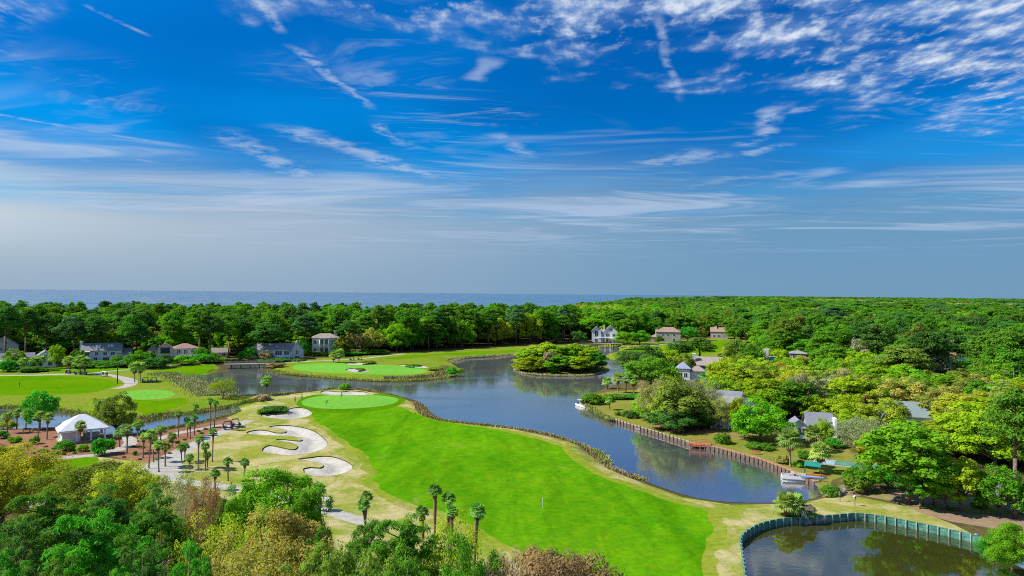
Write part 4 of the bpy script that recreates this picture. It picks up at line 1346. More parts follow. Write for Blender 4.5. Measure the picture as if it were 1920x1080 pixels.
# ------------------------------------------------------------------ woods: candidates over the wooded land
FRONT_L = [(-160, 690), (0, 684), (60, 679), (130, 677), (250, 676), (300, 674), (400, 671), (480, 666), (560, 663), (640, 659), (700, 661), (760, 659), (850, 653), (960, 647), (1060, 642),
           (1110, 636), (1160, 636), (1225, 634), (1300, 630), (1368, 628), (1400, 640), (1425, 662), (1450, 684), (1480, 706), (1540, 722), (1620, 735), (1700, 742), (1800, 748), (2100, 760)]
fl = np.array([at(px, py) for px, py in FRONT_L])
wood_poly = np.concatenate([fl, [(8500, 300), (8500, 8800), (3500, 8800), (1450, 5000), (390, 2300), (90, 1040), (40, 770), (-55, 585), (-160, 530), (-420, 505), (-800, 486)]])
RESID = [(1215, 690), (1290, 668), (1370, 660), (1420, 672), (1470, 708), (1540, 724), (1700, 744), (1960, 756), (1990, 880), (1880, 890), (1760, 862), (1690, 850), (1640, 838), (1560, 826), (1500, 812), (1440, 792), (1390, 782), (1330, 770), (1270, 745), (1230, 728)]
resid = np.array([at(px, py) for px, py in RESID])
# things the woods keep clear of, and that nearer trees must not hide: photo box and distance
CLEARB = [(160, 640, 242, 680, 345), (287, 640, 368, 676, 350), (474, 636, 568, 672, 366), (585, 620, 642, 662, 402), (1108, 612, 1160, 642, 520), (1224, 606, 1280, 640, 520),
          (1333, 611, 1366, 636, 560), (8, 650, 106, 690, 325), (0, 632, 34, 684, 332), (1266, 680, 1298, 694, 285), (1298, 668, 1350, 690, 300), (1330, 724, 1410, 775, 186), (1478, 766, 1568, 815, 172),
          (1664, 754, 1742, 792, 180), (1430, 648, 1444, 664, 300), (1484, 652, 1512, 664, 330), (1150, 634, 1362, 672, 420), (400, 646, 432, 660, 352), (1806, 662, 1822, 674, 300)]
FOOT = []          # house footprints filled by the builders' survey: x, y, radius
for b in CLEARB:
    if b[4] in (420,):
        continue
    FOOT.append(((0.5 * (b[0] + b[2]) - 960) / FPX * b[4], b[4] + 5, 0.5 * (b[2] - b[0]) / FPX * b[4] + 3))

cand = []


def jgrid(x0, x1, y0, y1, s, g):
    X, Y = np.meshgrid(np.arange(x0, x1, s), np.arange(y0, y1, s))
    P = np.stack([X.ravel(), Y.ravel()], 1)
    return P + g.uniform(-0.42, 0.42, P.shape) * s


def in_view(P, margin=0.12):
    return (P[:, 1] > 30) & (np.abs(P[:, 0] / P[:, 1]) < 0.722 + margin)


g5 = G(5)
for s, d0, d1 in ((7.2, 0, 470), (9.0, 470, 950), (13, 950, 2200), (30, 2200, 8200)):
    x1 = min(8000, d1 * 0.86)
    P = jgrid(-x1, x1, max(60, d0 * 0.7), d1, s, g5)
    P = P[in_view(P)]
    dd = np.hypot(P[:, 0], P[:, 1])
    P = P[(dd >= d0) & (dd < d1)]
    P = P[inside(P, wood_poly)]
    for x, y in P:
        cand.append([x, y, s, 'wood'])
P = jgrid(40, 330, 120, 360, 7.8, g5)
P = P[inside(P, resid) & in_view(P, 0.05)]
for x, y in P:
    cand.append([x, y, 7.2, 'resid'])

trees = []
for x, y, s, zn in cand:
    d = y
    ok = True
    for fx, fy, fr in FOOT:
        if (x - fx) ** 2 + (y - fy) ** 2 < (fr + 2.5) ** 2 or (fx - fr - 16 < x < fx and fy - 14 < y < fy + 1):
            ok = False
            break
    if not ok:
        continue
    if zn == 'resid' or d < 330:
        for qx, qy, qr in PLACED:
            if (x - qx) ** 2 + (y - qy) ** 2 < (qr * 0.75) ** 2:
                ok = False
                break
    if not ok:
        continue
    # colour patches: bands of spring oaks among pines
    f = math.sin(x * 0.021 + 1.1) + math.sin(y * 0.017 + x * 0.008) + math.sin((x + y) * 0.043 + 2.0) * 0.7 + g5.normal() * 0.9
    px = 960 + FPX * x / d
    u = g5.random()
    if zn == 'resid':
        kind = 'oak'
        h, w = g5.uniform(8.5, 13), g5.uniform(9.5, 13.5)
        c = g5.choice(['lime', 'yellow', 'bright', 'olive', 'gold', 'green', 'tan', 'grey'], p=[.28, .20, .18, .10, .08, .08, .05, .03])
    elif px < 1080 and d < 640:
        # a lower, lighter front of broadleaf trees, pines of uneven height behind
        row = min(1.0, max(0.0, (d - (340 + 0.06 * px)) / 45.0))
        kind = 'pine' if u < 0.25 + 0.33 * row else 'oak'
        if kind == 'pine':
            h, w = 17 + 10.0 * g5.random() ** 0.8, g5.uniform(9.5, 14)
            c = g5.choice(['pine_dark', 'pine', 'pine_blue', 'green'], p=[.12, .38, .16, .34])
        else:
            h, w = g5.uniform(9, 15) + 7 * row, g5.uniform(10, 15)
            c = g5.choice(['green', 'pine', 'bright', 'lime', 'yellow', 'gold', 'olive', 'tan'], p=[.30, .12, .28, .12, .07, .04, .04, .03])
    elif px >= 1380 and d < 480:
        if g5.random() < 0.26:
            continue
        kind = 'pine' if u < 0.40 else 'oak'
        if kind == 'pine':
            h, w = g5.uniform(15, 25), g5.uniform(9.0, 15)
            c = g5.choice(['pine', 'green', 'pine_dark', 'olive'], p=[.36, .22, .32, .10])
        else:
            h, w = g5.uniform(9.5, 18.5), g5.uniform(10, 18)
            c = g5.choice(['green', 'bright', 'pine', 'gold', 'olive', 'tan', 'lime', 'grey'], p=[.42, .18, .18, .03, .08, .03, .04, .04])
    else:
        far = d > 950
        f = math.sin(x * 0.0065 + 0.9 + 0.8 * math.sin(y * 0.004)) + 0.9 * math.sin(y * 0.0095 + x * 0.003 + 0.5) + 0.6 * math.sin((x - y) * 0.021) + g5.normal() * 0.75
        kind = 'pine' if f < -0.05 else 'oak'
        k = 1.0 if d < 2200 else 1.15
        if kind == 'pine':
            h, w = (g5.uniform(15, 23) + (g5.random() < 0.1) * 4) * k, s * g5.uniform(1.2, 2.3)
            c = g5.choice(['pine_dark', 'pine', 'pine_blue', 'green'], p=[.24, .34, .14, .28])
        else:
            h, w = g5.uniform(13, 21.5) * k, s * g5.uniform(1.3, 2.5)
            # neighbouring crowns tend to be of one kind
            q = math.sin(x * 0.011 + 2.0) + math.sin(y * 0.0075 + x * 0.002) + g5.normal() * 0.55 + 0.4
            c = 'tan' if q > 1.5 else 'gold' if q > 1.1 else 'lime' if q > 0.65 else 'bright' if q > 0.1 else 'olive' if q < -1.4 else 'green'
    # sight lines to houses and lawns
    py = 550 + (CAM_H - h) / d * FPX + 0.0091 * (px - 960)
    pyb = horizon(px) + CAM_H / d * FPX
    hw = 0.5 * w / d * FPX
    for x0, y0, x1, y1, hd in CLEARB:
        if d < hd + 3 and px + hw * 0.85 > x0 and px - hw * 0.85 < x1 and py < y1 - 1 and pyb > y0:
            ok = False
            break
    if ok:
        trees.append((d, px, py, hw, x, y, h, w, kind, c, zn))

# rank by how much of each shows: front to back against the growing skyline
trees.sort(key=lambda t: t[0])
sky_line = np.full(2200, 1080.0)
rank = []
for i, (d, px, py, hw, *_r) in enumerate(trees):
    a, b = int(max(0, px - hw + 100)), int(min(2199, px + hw + 100))
    if b <= a or px + hw < 0 or px - hw > 1920:
        rank.append(0.0)
        continue
    xx = np.arange(a, b)
    prof = py + (1 - np.sqrt(np.clip(1 - ((xx - 100 - px) / max(hw, 1)) ** 2, 0, 1))) * hw * 0.7
    vis = np.clip(sky_line[a:b] - prof, 0, 2 * hw).sum()
    rank.append(float(vis))
    sky_line[a:b] = np.minimum(sky_line[a:b], prof)
order = np.argsort(rank)[::-1]
single = set()
cnt = {'pine': 0, 'oak': 0}
LIMIT = {'pine': 270, 'oak': 280}
for i in order:
    t = trees[i]
    if rank[i] > 12 and cnt[t[8]] < LIMIT[t[8]]:
        cnt[t[8]] += 1
        single.add(int(i))


def where(px, d, zn):
    if zn == 'resid':
        return ('behind the small blue roof' if px < 1300 else 'behind the long grey roof' if px < 1420 else 'behind the small white-gabled house' if px < 1570 else 'around the hidden white house' if px < 1760 else 'behind the big lime tree near the right edge')
    if px < 1100:
        a = ('at the far left houses' if px < 110 else 'around the skylight house' if px < 262 else 'around the pinkish-roofed house' if px < 405 else 'above the wooden bridge' if px < 470 else 'around the grey gabled house' if px < 575 else
             'around the tall pale house' if px < 690 else 'behind the far green' if px < 840 else 'above the lake cove' if px < 975 else 'above the lake island')
        return a + (', front row' if d < 385 else ', middle rows' if d < 450 else ', rear rows before the sea')
    if px < 1400:
        return ('around the twin-gabled white house' if px < 1200 else 'around the hip-roofed house' if px < 1300 else 'behind the far right fairway')
    band = 'front rows' if d < 290 else 'middle rows' if d < 380 else 'far rows'
    return 'in the right woods, %s, %s' % (band, 'left part' if px < 1560 else 'middle part' if px < 1740 else 'right part')


for i in sorted(single):
    d, px, py, hw, x, y, h, w, kind, c, zn = trees[i]
    wh = where(px, d, zn)
    if kind == 'pine':
        place_tree('pine_tree', 'pine%d' % g5.integers(4), x, y, h, w, c, ('tall ' if h > 22 else '') + CNAME[c] + ' pine ' + wh, 'tree', 'pines of the woods', z=0.0, g=g5)
    else:
        key = ('oak%d' % g5.integers(4)) if g5.random() < 0.65 else 'tall%d' % g5.integers(3)
        place_tree('broadleaf_tree', key, x, y, h, w, c, CNAME[c] + ' broadleaf tree ' + wh, 'tree', 'broadleaf trees of the woods', z=0.0, g=g5)

# all the rest of the woods is one mass, tree bodies set on points
rest = [t for i, t in enumerate(trees) if i not in single]
far_coll = bpy.data.collections.new('far_woods_sources')
FAR_H, FAR_R = [], []
for i in range(6):
    v, f, tr = (pine_parts(G(140 + i), 24, 0.58, zb=8, tiers=24, RX=4.0, tuft=1.25, aspect=1.0) if i < 3 else oak_parts(G(150 + i), 26, 0.55, H0=15, RX=5.5, n=46, zbase=3.0))
    me = mesh_np('far_tree', v, f, [M['leaf_far']])
    ob = bpy.data.objects.new('far_tree_source', me)
    far_coll.objects.link(ob)
    FAR_H.append(v[:, 2].max())
    FAR_R.append(np.percentile(np.abs(v[:, 0]), 97))
n = len(rest)
pm = bpy.data.meshes.new('distant_woods')
pm.vertices.add(n)
co = np.array([(t[4], t[5], -0.5) for t in rest], np.float32)
pm.vertices.foreach_set('co', co.ravel())
idx = np.array([(g5.integers(3) if t[8] == 'pine' else 3 + g5.integers(3)) for t in rest], np.int32)
scl = np.array([(t[7] / 2 / FAR_R[k], t[7] / 2 / FAR_R[k], t[6] / FAR_H[k]) for t, k in zip(rest, idx)], np.float32)
tint = np.array([[*(np.array(C[t[9]]) * g5.uniform(0.8, 1.2) * g5.uniform(0.9, 1.1, 3)), 1.0] for t in rest], np.float32)
pm.attributes.new('idx', 'INT', 'POINT').data.foreach_set('value', idx)
pm.attributes.new('scl', 'FLOAT_VECTOR', 'POINT').data.foreach_set('vector', scl.ravel())
pm.attributes.new('spin', 'FLOAT', 'POINT').data.foreach_set('value', g5.uniform(0, 6.28, n).astype(np.float32))
pm.attributes.new('tint', 'FLOAT_COLOR', 'POINT').data.foreach_set('color', tint.ravel())
wo_ = link(bpy.data.objects.new('distant_woods', pm))
tag(wo_, 'distant mass of mixed pine and spring oak woods reaching the horizon', 'woods', kind='stuff')
ng = bpy.data.node_groups.new('woods_on_points', 'GeometryNodeTree')
ng.interface.new_socket('Geometry', in_out='INPUT', socket_type='NodeSocketGeometry')
ng.interface.new_socket('Geometry', in_out='OUTPUT', socket_type='NodeSocketGeometry')
gi, go = ng.nodes.new('NodeGroupInput'), ng.nodes.new('NodeGroupOutput')
ci = ng.nodes.new('GeometryNodeCollectionInfo')
ci.inputs['Collection'].default_value = far_coll
ci.inputs['Separate Children'].default_value = True
ci.inputs['Reset Children'].default_value = True
iop = ng.nodes.new('GeometryNodeInstanceOnPoints')
iop.inputs['Pick Instance'].default_value = True


def attr(name, typ):
    a = ng.nodes.new('GeometryNodeInputNamedAttribute')
    a.data_type = typ
    a.inputs['Name'].default_value = name
    return a.outputs[0]


cx = ng.nodes.new('ShaderNodeCombineXYZ')
ng.links.new(attr('spin', 'FLOAT'), cx.inputs[2])
ng.links.new(gi.outputs[0], iop.inputs['Points'])
ng.links.new(ci.outputs[0], iop.inputs['Instance'])
ng.links.new(attr('idx', 'INT'), iop.inputs['Instance Index'])
ng.links.new(cx.outputs[0], iop.inputs['Rotation'])
ng.links.new(attr('scl', 'FLOAT_VECTOR'), iop.inputs['Scale'])
ng.links.new(iop.outputs[0], go.inputs[0])
wo_.modifiers.new('woods', 'NODES').node_group = ng
print('WOODS', len(trees), cnt, n)


# ------------------------------------------------------------------ reeds and marsh grass along the banks
def reed_mat(name, a, b, c):
    m, n, bs, out = new_mat(name)
    p = wpos(n)
    f = n.noise(p, 0.35, 3, 0.6)
    g = n.noise(p, 3.5, 2, 0.6)
    cc = n.mix(n.ss(f, 0.38, 0.62), a, b)
    n.put(bs.inputs['Base Color'], n.mix(n.ss(g, 0.45, 0.7), cc, c))
    bs.inputs['Roughness'].default_value = 0.9
    bs.inputs['Specular IOR Level'].default_value = 0.05
    return m


M['reed'] = reed_mat('dry_reeds', (0.319, 0.239, 0.131), (0.290, 0.290, 0.065), (0.217, 0.160, 0.087))
M['reed_green'] = reed_mat('green_reeds', (0.174, 0.304, 0.036), (0.334, 0.319, 0.072), (0.246, 0.203, 0.087))
M['marsh'] = reed_mat('marsh_grass', (0.319, 0.348, 0.116), (0.464, 0.406, 0.203), (0.232, 0.304, 0.072))


def reeds(name, label, pts, width, hgt_, dens, mat, side=0.0, bw=0.075):
    """upright blades in a ragged strip along photo positions"""
    L = smooth_open([at(x, y, -0.4) for x, y in pts], 1.0)
    T_ = np.gradient(L, axis=0)
    ln = np.linalg.norm(T_, axis=1)
    Nn = np.stack([-T_[:, 1], T_[:, 0]], 1) / np.maximum(ln, 1e-6)[:, None]
    tot = np.linalg.norm(np.diff(L, axis=0), axis=1).sum()
    width = width * 0.75
    n = int(tot * width * dens * 3.2)
    hgt_ = hgt_ * 0.50
    t = g5.uniform(0, len(L) - 1.001, n)
    i = t.astype(int)
    fr = (t - i)[:, None]
    B = L[i] * (1 - fr) + L[i + 1] * fr + Nn[i] * ((g5.normal(size=n) * 0.30 + side)[:, None] * width)
    clumpy = 0.55 + 0.45 * np.sin(B[:, 0] * 0.9 + 2 * np.sin(B[:, 1] * 0.6)) * np.sin(B[:, 1] * 0.8 + 1)
    z = np.maximum(height(B), ZW - 0.1)
    H = hgt_ * g5.uniform(0.55, 1.15, n) * (0.65 + 0.5 * clumpy)
    a = g5.uniform(0, 6.28, n)
    w = bw * g5.uniform(0.7, 1.6, n)
    lean = g5.normal(size=(n, 2)) * 0.42 * H[:, None]
    v0 = np.column_stack([B[:, 0] - np.cos(a) * w, B[:, 1] - np.sin(a) * w, z - 0.05])
    v1 = np.column_stack([B[:, 0] + np.cos(a) * w, B[:, 1] + np.sin(a) * w, z - 0.05])
    v2 = np.column_stack([B + lean + np.column_stack([np.cos(a), np.sin(a)]) * w[:, None] * 0.5, z + H])
    v3 = np.column_stack([B + lean - np.column_stack([np.cos(a), np.sin(a)]) * w[:, None] * 0.5, z + H * 0.96])
    V3 = np.stack([v0, v1, v2, v3], 1).reshape(-1, 3)
    o = link(bpy.data.objects.new(name, mesh_np(name, V3, np.arange(n * 4).reshape(-1, 4), [mat])))
    return tag(o, label, 'reeds', kind='stuff')


reeds('bank_reeds', 'brown dry reeds along the fairway shore of the lake', [(782, 757), (788, 770), (800, 781), (830, 790), (870, 796), (920, 802), (975, 808), (1030, 816), (1085, 832), (1118, 850), (1132, 868), (1160, 883), (1203, 898)], 2.6, 1.15, 13, M['reed'])
reeds('bank_reeds', 'green reed clump at the bend of the lake shore', [(1112, 842), (1128, 856), (1136, 868)], 2.5, 1.5, 14, M['reed_green'])
reeds('marsh_grass', 'marsh grass along the front of the far green peninsula', [(505, 694), (540, 701), (600, 706), (660, 711), (720, 714), (780, 713), (825, 708), (850, 704)], 5.5, 1.3, 7, M['reed_green'])
reeds('marsh_grass', 'brown marsh tufts near the tip of the far green peninsula', [(720, 711), (780, 709), (825, 702), (838, 690)], 5, 1.5, 6, M['reed'])
reeds('marsh_grass', 'marsh grass along the far cove shore', [(845, 678), (870, 671), (920, 668), (985, 661)], 5, 1.3, 6, M['marsh'])
reeds('marsh_grass', 'tall pale marsh grass left of the lake corner', [(300, 702), (335, 708), (360, 720), (385, 735), (405, 744)], 12, 1.4, 5, M['marsh'])
reeds('marsh_grass', 'reed fringe on the near shore left of the green', [(430, 744), (480, 743.5), (530, 742), (575, 738), (605, 732)], 2.2, 1.0, 12, M['reed_green'])
reeds('marsh_grass', 'reed fringe behind the bunker above the green', [(605, 732), (660, 729), (705, 733), (745, 742)], 1.6, 0.7, 12, M['reed_green'])
reeds('creek_reeds', 'brown and green reeds on the far bank of the creek', [(0, 763), (70, 764), (150, 775), (230, 791), (265, 789), (310, 780), (365, 773), (405, 766), (445, 759), (480, 755)], 3.6, 1.7, 10, M['reed_green'])
reeds('creek_reeds', 'dry brown reeds above the creek near the tan bush', [(262, 787), (300, 779), (340, 774)], 3, 1.6, 9, M['reed'])
reeds('creek_reeds', 'reeds on the near bank of the creek', [(448, 768), (430, 779), (392, 788), (350, 798), (310, 806), (265, 813)], 2.0, 1.1, 11, M['reed_green'])
reeds('island_reeds', 'pale reeds ringing the lake island', ISLE + [ISLE[0]], 2.2, 1.2, 9, M['marsh'])
reeds('bank_reeds', 'green reeds at the point of the right bank', [(1096, 759), (1112, 769), (1130, 780), (1150, 790)], 2.4, 1.3, 12, M['reed_green'], side=-0.2)
# ------------------------------------------------------------------ building materials
def siding(name, c, horiz=True, pitch=0.22):
    m, n, b, out = new_mat(name)
    p = n.n('ShaderNodeTexCoord').outputs['Object']
    w = n.n('ShaderNodeTexWave', wave_type='BANDS', bands_direction='Z' if horiz else 'X', wave_profile='SAW')
    n.put(w.inputs[0], p)
    w.inputs['Scale'].default_value = 0.314 / pitch
    f = n.noise(p, 0.8, 4, 0.6)
    cc = n.mix(n.ss(f, 0.3, 0.7), tuple(v * 0.85 for v in c), tuple(min(1, v * 1.08) for v in c))
    n.put(b.inputs['Base Color'], cc)
    b.inputs['Roughness'].default_value = 0.75
    bp = n.n('ShaderNodeBump')
    bp.inputs['Strength'].default_value = 0.5
    bp.inputs['Distance'].default_value = 0.02
    n.put(bp.inputs['Height'], w.outputs['Fac'])
    n.put(b.inputs['Normal'], bp.outputs[0])
    return m


def shingle(name, c):
    m, n, b, out = new_mat(name)
    p = n.n('ShaderNodeTexCoord').outputs['Object']
    br = n.n('ShaderNodeTexBrick')
    n.put(br.inputs['Vector'], n.map(p, scale=(1, 1, 1)))
    br.inputs['Color1'].default_value = (*c, 1)
    br.inputs['Color2'].default_value = (*[v * 0.82 for v in c], 1)
    br.inputs['Mortar'].default_value = (*[v * 0.6 for v in c], 1)
    br.inputs['Scale'].default_value = 2.2
    br.inputs['Mortar Size'].default_value = 0.012
    f = n.noise(p, 0.5, 4, 0.6)
    n.put(b.inputs['Base Color'], n.mix(1.0, br.outputs[0], n.mix(f, (0.75, 0.75, 0.75), (1.2, 1.2, 1.2)), 'MULTIPLY'))
    b.inputs['Roughness'].default_value = 0.85
    return m


M['white'] = siding('white_siding', (0.766, 0.766, 0.766))
M['grey_wall'] = siding('grey_siding', (0.475, 0.502, 0.568))
M['blue_wall'] = siding('blue_grey_siding', (0.264, 0.317, 0.449))
M['cream'] = siding('cream_stucco', (0.660, 0.581, 0.475), False, 0.6)
M['tan_wall'] = siding('tan_siding', (0.370, 0.330, 0.277))
M['pale_wall'] = siding('pale_siding', (0.660, 0.660, 0.686))
M['boat_wall'] = siding('vertical_board_siding', (0.317, 0.343, 0.436), False, 0.45)
M['roof_grey'] = shingle('grey_shingles', (0.290, 0.277, 0.277))
M['roof_slate'] = shingle('slate_shingles', (0.224, 0.231, 0.264))
M['roof_pink'] = shingle('pinkish_shingles', (0.356, 0.231, 0.185))
M['roof_tan'] = shingle('tan_shingles', (0.343, 0.284, 0.238))
M['roof_blue'] = shingle('blue_grey_shingles', (0.290, 0.330, 0.449))
M['roof_teal'] = shingle('teal_grey_shingles', (0.211, 0.264, 0.264))
M['roof_white'] = simple('white_metal_roof', (0.660, 0.673, 0.713), 0.35, 0.06, 0.6, 0.4)
M['trim'] = simple('white_trim', (0.818, 0.818, 0.818), 0.6, 0.05)
M['chimney'] = simple('painted_chimney', (0.554, 0.515, 0.502), 0.8, 0.10)
M['glass'] = simple('window_glass', (0.040, 0.053, 0.079), 0.08, 0.2, 1.0, 0.8)
M['timber'] = simple('weathered_timber', (0.115, 0.088, 0.066), 0.85, 0.3, 2.0, 0.1, bump=0.3)
M['timber_pale'] = simple('pale_timber', (0.343, 0.290, 0.224), 0.85, 0.3, 2.0, 0.1, bump=0.3)
M['redwood'] = simple('red_stained_timber', (0.383, 0.132, 0.073), 0.8, 0.25, 2.0, 0.15, bump=0.3)
M['terracotta'] = simple('terracotta_walk', (0.343, 0.178, 0.112), 0.85, 0.25, 1.5, 0.1)
M['dark'] = simple('dark_plastic', (0.020, 0.021, 0.026), 0.45, 0.2, 3, 0.4)
M['tyre'] = simple('rubber', (0.020, 0.020, 0.020), 0.9, 0.2)
M['steel'] = simple('steel', (0.462, 0.475, 0.502), 0.4, 0.1, 3, 0.5, 0.6)
M['cart_white'] = simple('white_cart_body', (0.607, 0.607, 0.620), 0.35, 0.05, 2, 0.5)
M['cart_navy'] = simple('navy_cart_body', (0.026, 0.033, 0.066), 0.3, 0.1, 2, 0.5)
M['cart_tan'] = simple('tan_seat', (0.422, 0.356, 0.264), 0.7, 0.1)
M['cloth_a'] = simple('golf_bag_cloth', (0.066, 0.079, 0.158), 0.8, 0.2)
M['pile_green'] = None


def gable(w, d, h0, rh, axis, over=0.45, th=0.16, kind='gable', cx=0, cy=0):
    """roof solids as (verts, faces) lists over a w x d block"""
    mb = MB()
    hw, hd = w / 2 + over, d / 2 + over
    if kind == 'gable':
        # ridge along x ('x') or y ('y')
        a, b = (hw, hd) if axis == 'x' else (hd, hw)
        zl = h0 - over * rh / (b - over)

        def P(u, v, z):
            return (cx + u, cy + v, z) if axis == 'x' else (cx + v, cy + u, z)
        for s in (-1, 1):
            q = [P(-a, s * b, zl), P(a, s * b, zl), P(a, 0, h0 + rh), P(-a, 0, h0 + rh)]
            t = [(x, y, z + th) for x, y, z in q]
            mb.poly(q + t, [(0, 1, 2, 3), (4, 5, 6, 7), (0, 1, 5, 4), (1, 2, 6, 5), (2, 3, 7, 6), (3, 0, 4, 7)])
    else:
        r = max(0.0, abs(hw - hd)) if kind == 'hip' else 0.0
        if hw >= hd:
            R1, R2 = (cx - r, cy, h0 + rh), (cx + r, cy, h0 + rh)
        else:
            R1, R2 = (cx, cy - r, h0 + rh), (cx, cy + r, h0 + rh)
        e = [(cx - hw, cy - hd, h0 - 0.12), (cx + hw, cy - hd, h0 - 0.12), (cx + hw, cy + hd, h0 - 0.12), (cx - hw, cy + hd, h0 - 0.12)]
        f = [(x, y, h0 + 0.06) for x, y, z in e]
        if r < 0.05:
            mb.poly(e + f + [(cx, cy, h0 + rh)], [(3, 2, 1, 0)] + [(i, (i + 1) % 4, 4 + (i + 1) % 4, 4 + i) for i in range(4)] + [(4 + i, 4 + (i + 1) % 4, 8) for i in range(4)])
        elif hw >= hd:
            mb.poly(e + f + [R1, R2], [(3, 2, 1, 0)] + [(i, (i + 1) % 4, 4 + (i + 1) % 4, 4 + i) for i in range(4)] + [(4, 5, 9, 8), (5, 6, 9), (6, 7, 8, 9), (7, 4, 8)])
        else:
            mb.poly(e + f + [R1, R2], [(3, 2, 1, 0)] + [(i, (i + 1) % 4, 4 + (i + 1) % 4, 4 + i) for i in range(4)] + [(4, 5, 8), (5, 6, 9, 8), (6, 7, 9), (7, 4, 8, 9)])
    return mb


def merge(mbs):
    o = MB()
    for m in mbs:
        b = len(o.v)
        o.v += m.v
        o.f += [tuple(b + i for i in f) for f in m.f]
        o.mi += m.mi
    return o


def wall_block(cx, cy, w, d, h, rh, axis, kind):
    mb = MB()
    mb.box(cx - w / 2, cx + w / 2, cy - d / 2, cy + d / 2, -0.5, h)
    if kind == 'gable':
        if axis == 'x':
            for s in (-1, 1):
                x = cx + s * (w / 2 - 0.10)
                mb.poly([(x - 0.1, cy - d / 2, h), (x - 0.1, cy + d / 2, h), (x - 0.1, cy, h + rh - 0.05), (x + 0.1, cy - d / 2, h), (x + 0.1, cy + d / 2, h), (x + 0.1, cy, h + rh - 0.05)],
                        [(0, 1, 2), (5, 4, 3), (0, 3, 4, 1), (1, 4, 5, 2), (2, 5, 3, 0)])
        else:
            for s in (-1, 1):
                y = cy + s * (d / 2 - 0.10)
                mb.poly([(cx - w / 2, y - 0.1, h), (cx + w / 2, y - 0.1, h), (cx, y - 0.1, h + rh - 0.05), (cx - w / 2, y + 0.1, h), (cx + w / 2, y + 0.1, h), (cx, y + 0.1, h + rh - 0.05)],
                        [(0, 1, 2), (5, 4, 3), (0, 3, 4, 1), (1, 4, 5, 2), (2, 5, 3, 0)])
    return mb


def add_window(root, x, y, z, w, h, face='F', frame='trim', name='window', bars=1):
    """window on a wall: face F looks to -y, L to -x, R to +x"""
    fr, pn = MB(), MB()

    def bx(mb, u0, u1, z0, z1, p0, p1):
        if face == 'F':
            mb.box(x + u0, x + u1, y - p1, y - p0, z + z0, z + z1)
        elif face == 'L':
            mb.box(x - p1, x - p0, y + u0, y + u1, z + z0, z + z1)
        else:
            mb.box(x + p0, x + p1, y + u0, y + u1, z + z0, z + z1)
    t = 0.12
    bx(fr, -w / 2 - t, w / 2 + t, -t, 0, -0.05, 0.09)
    bx(fr, -w / 2 - t, w / 2 + t, h, h + t, -0.05, 0.09)
    bx(fr, -w / 2 - t, -w / 2, 0, h, -0.05, 0.09)
    bx(fr, w / 2, w / 2 + t, 0, h, -0.05, 0.09)
    for i in range(1, bars + 1):
        u = -w / 2 + w * i / (bars + 1)
        bx(fr, u - 0.04, u + 0.04, 0, h, -0.05, 0.07)
    o = fr.build(name, M[frame], root)
    bx(pn, -w / 2, w / 2, 0, h, -0.05, 0.03)
    pn.build('pane', M['glass'], o)
    return o


def house(label, px, by, blocks, wall, roof, windows=(), chimneys=(), rot=0.0, d=None, name='house', extras=None, z=None, group=None):
    dd = base_d(px, by) if d is None else d
    x, y = (px - 960) / FPX * dd, dd
    face = math.atan2(-x, y) * -1.0
    r = empty(name, (x, y, hz(x, y) if z is None else z), -math.atan2(x, y) + R(rot), label, 'house', group)
    for i, (cx, cy, w, dp, h, rh, kind, axis) in enumerate(blocks):
        wm = wall[i] if isinstance(wall, list) else wall
        rm = roof[i] if isinstance(roof, list) else roof
        wall_block(cx, cy, w, dp, h, rh, axis, kind).build('wall', M[wm], r)
        gable(w, dp, h, rh, axis, kind=kind, cx=cx, cy=cy).build('roof', M[rm], r)
    for wd in windows:
        add_window(r, *wd)
    for cx, cy, w, dp, z1 in chimneys:
        c = MB()
        c.box(cx - w / 2, cx + w / 2, cy - dp / 2, cy + dp / 2, -0.3, z1)
        o = c.build('chimney', M['chimney'], r)
        q = MB()
        q.box(cx - w / 2 - 0.1, cx + w / 2 + 0.1, cy - dp / 2 - 0.1, cy + dp / 2 + 0.1, z1, z1 + 0.18)
        q.build('cap', M['trim'], o)
    if extras:
        extras(r)
    return r


def railing(root, x0, x1, y, z, h=1.0, mat='trim', name='railing'):
    mb = MB()
    mb.box(x0, x1, y - 0.05, y + 0.05, z + h - 0.1, z + h)
    mb.box(x0, x1, y - 0.04, y + 0.04, z + 0.1, z + 0.18)
    n = max(2, int((x1 - x0) / 0.5))
    for i in range(n + 1):
        u = x0 + (x1 - x0) * i / n
        mb.box(u - 0.03, u + 0.03, y - 0.03, y + 0.03, z, z + h - 0.1)
    mb.build(name, M[mat], root)


def deck(root, x0, x1, y0, y1, z, posts=4, mat='trim'):
    mb = MB()
    mb.box(x0, x1, y0, y1, z - 0.25, z)
    o = mb.build('deck', M[mat], root)
    for i in range(posts):
        u = x0 + 0.15 + (x1 - x0 - 0.3) * i / max(1, posts - 1)
        q = MB()
        q.box(u - 0.14, u + 0.14, y0 + 0.05, y0 + 0.33, -0.4, z - 0.25)
        q.build('post', M[mat], o)


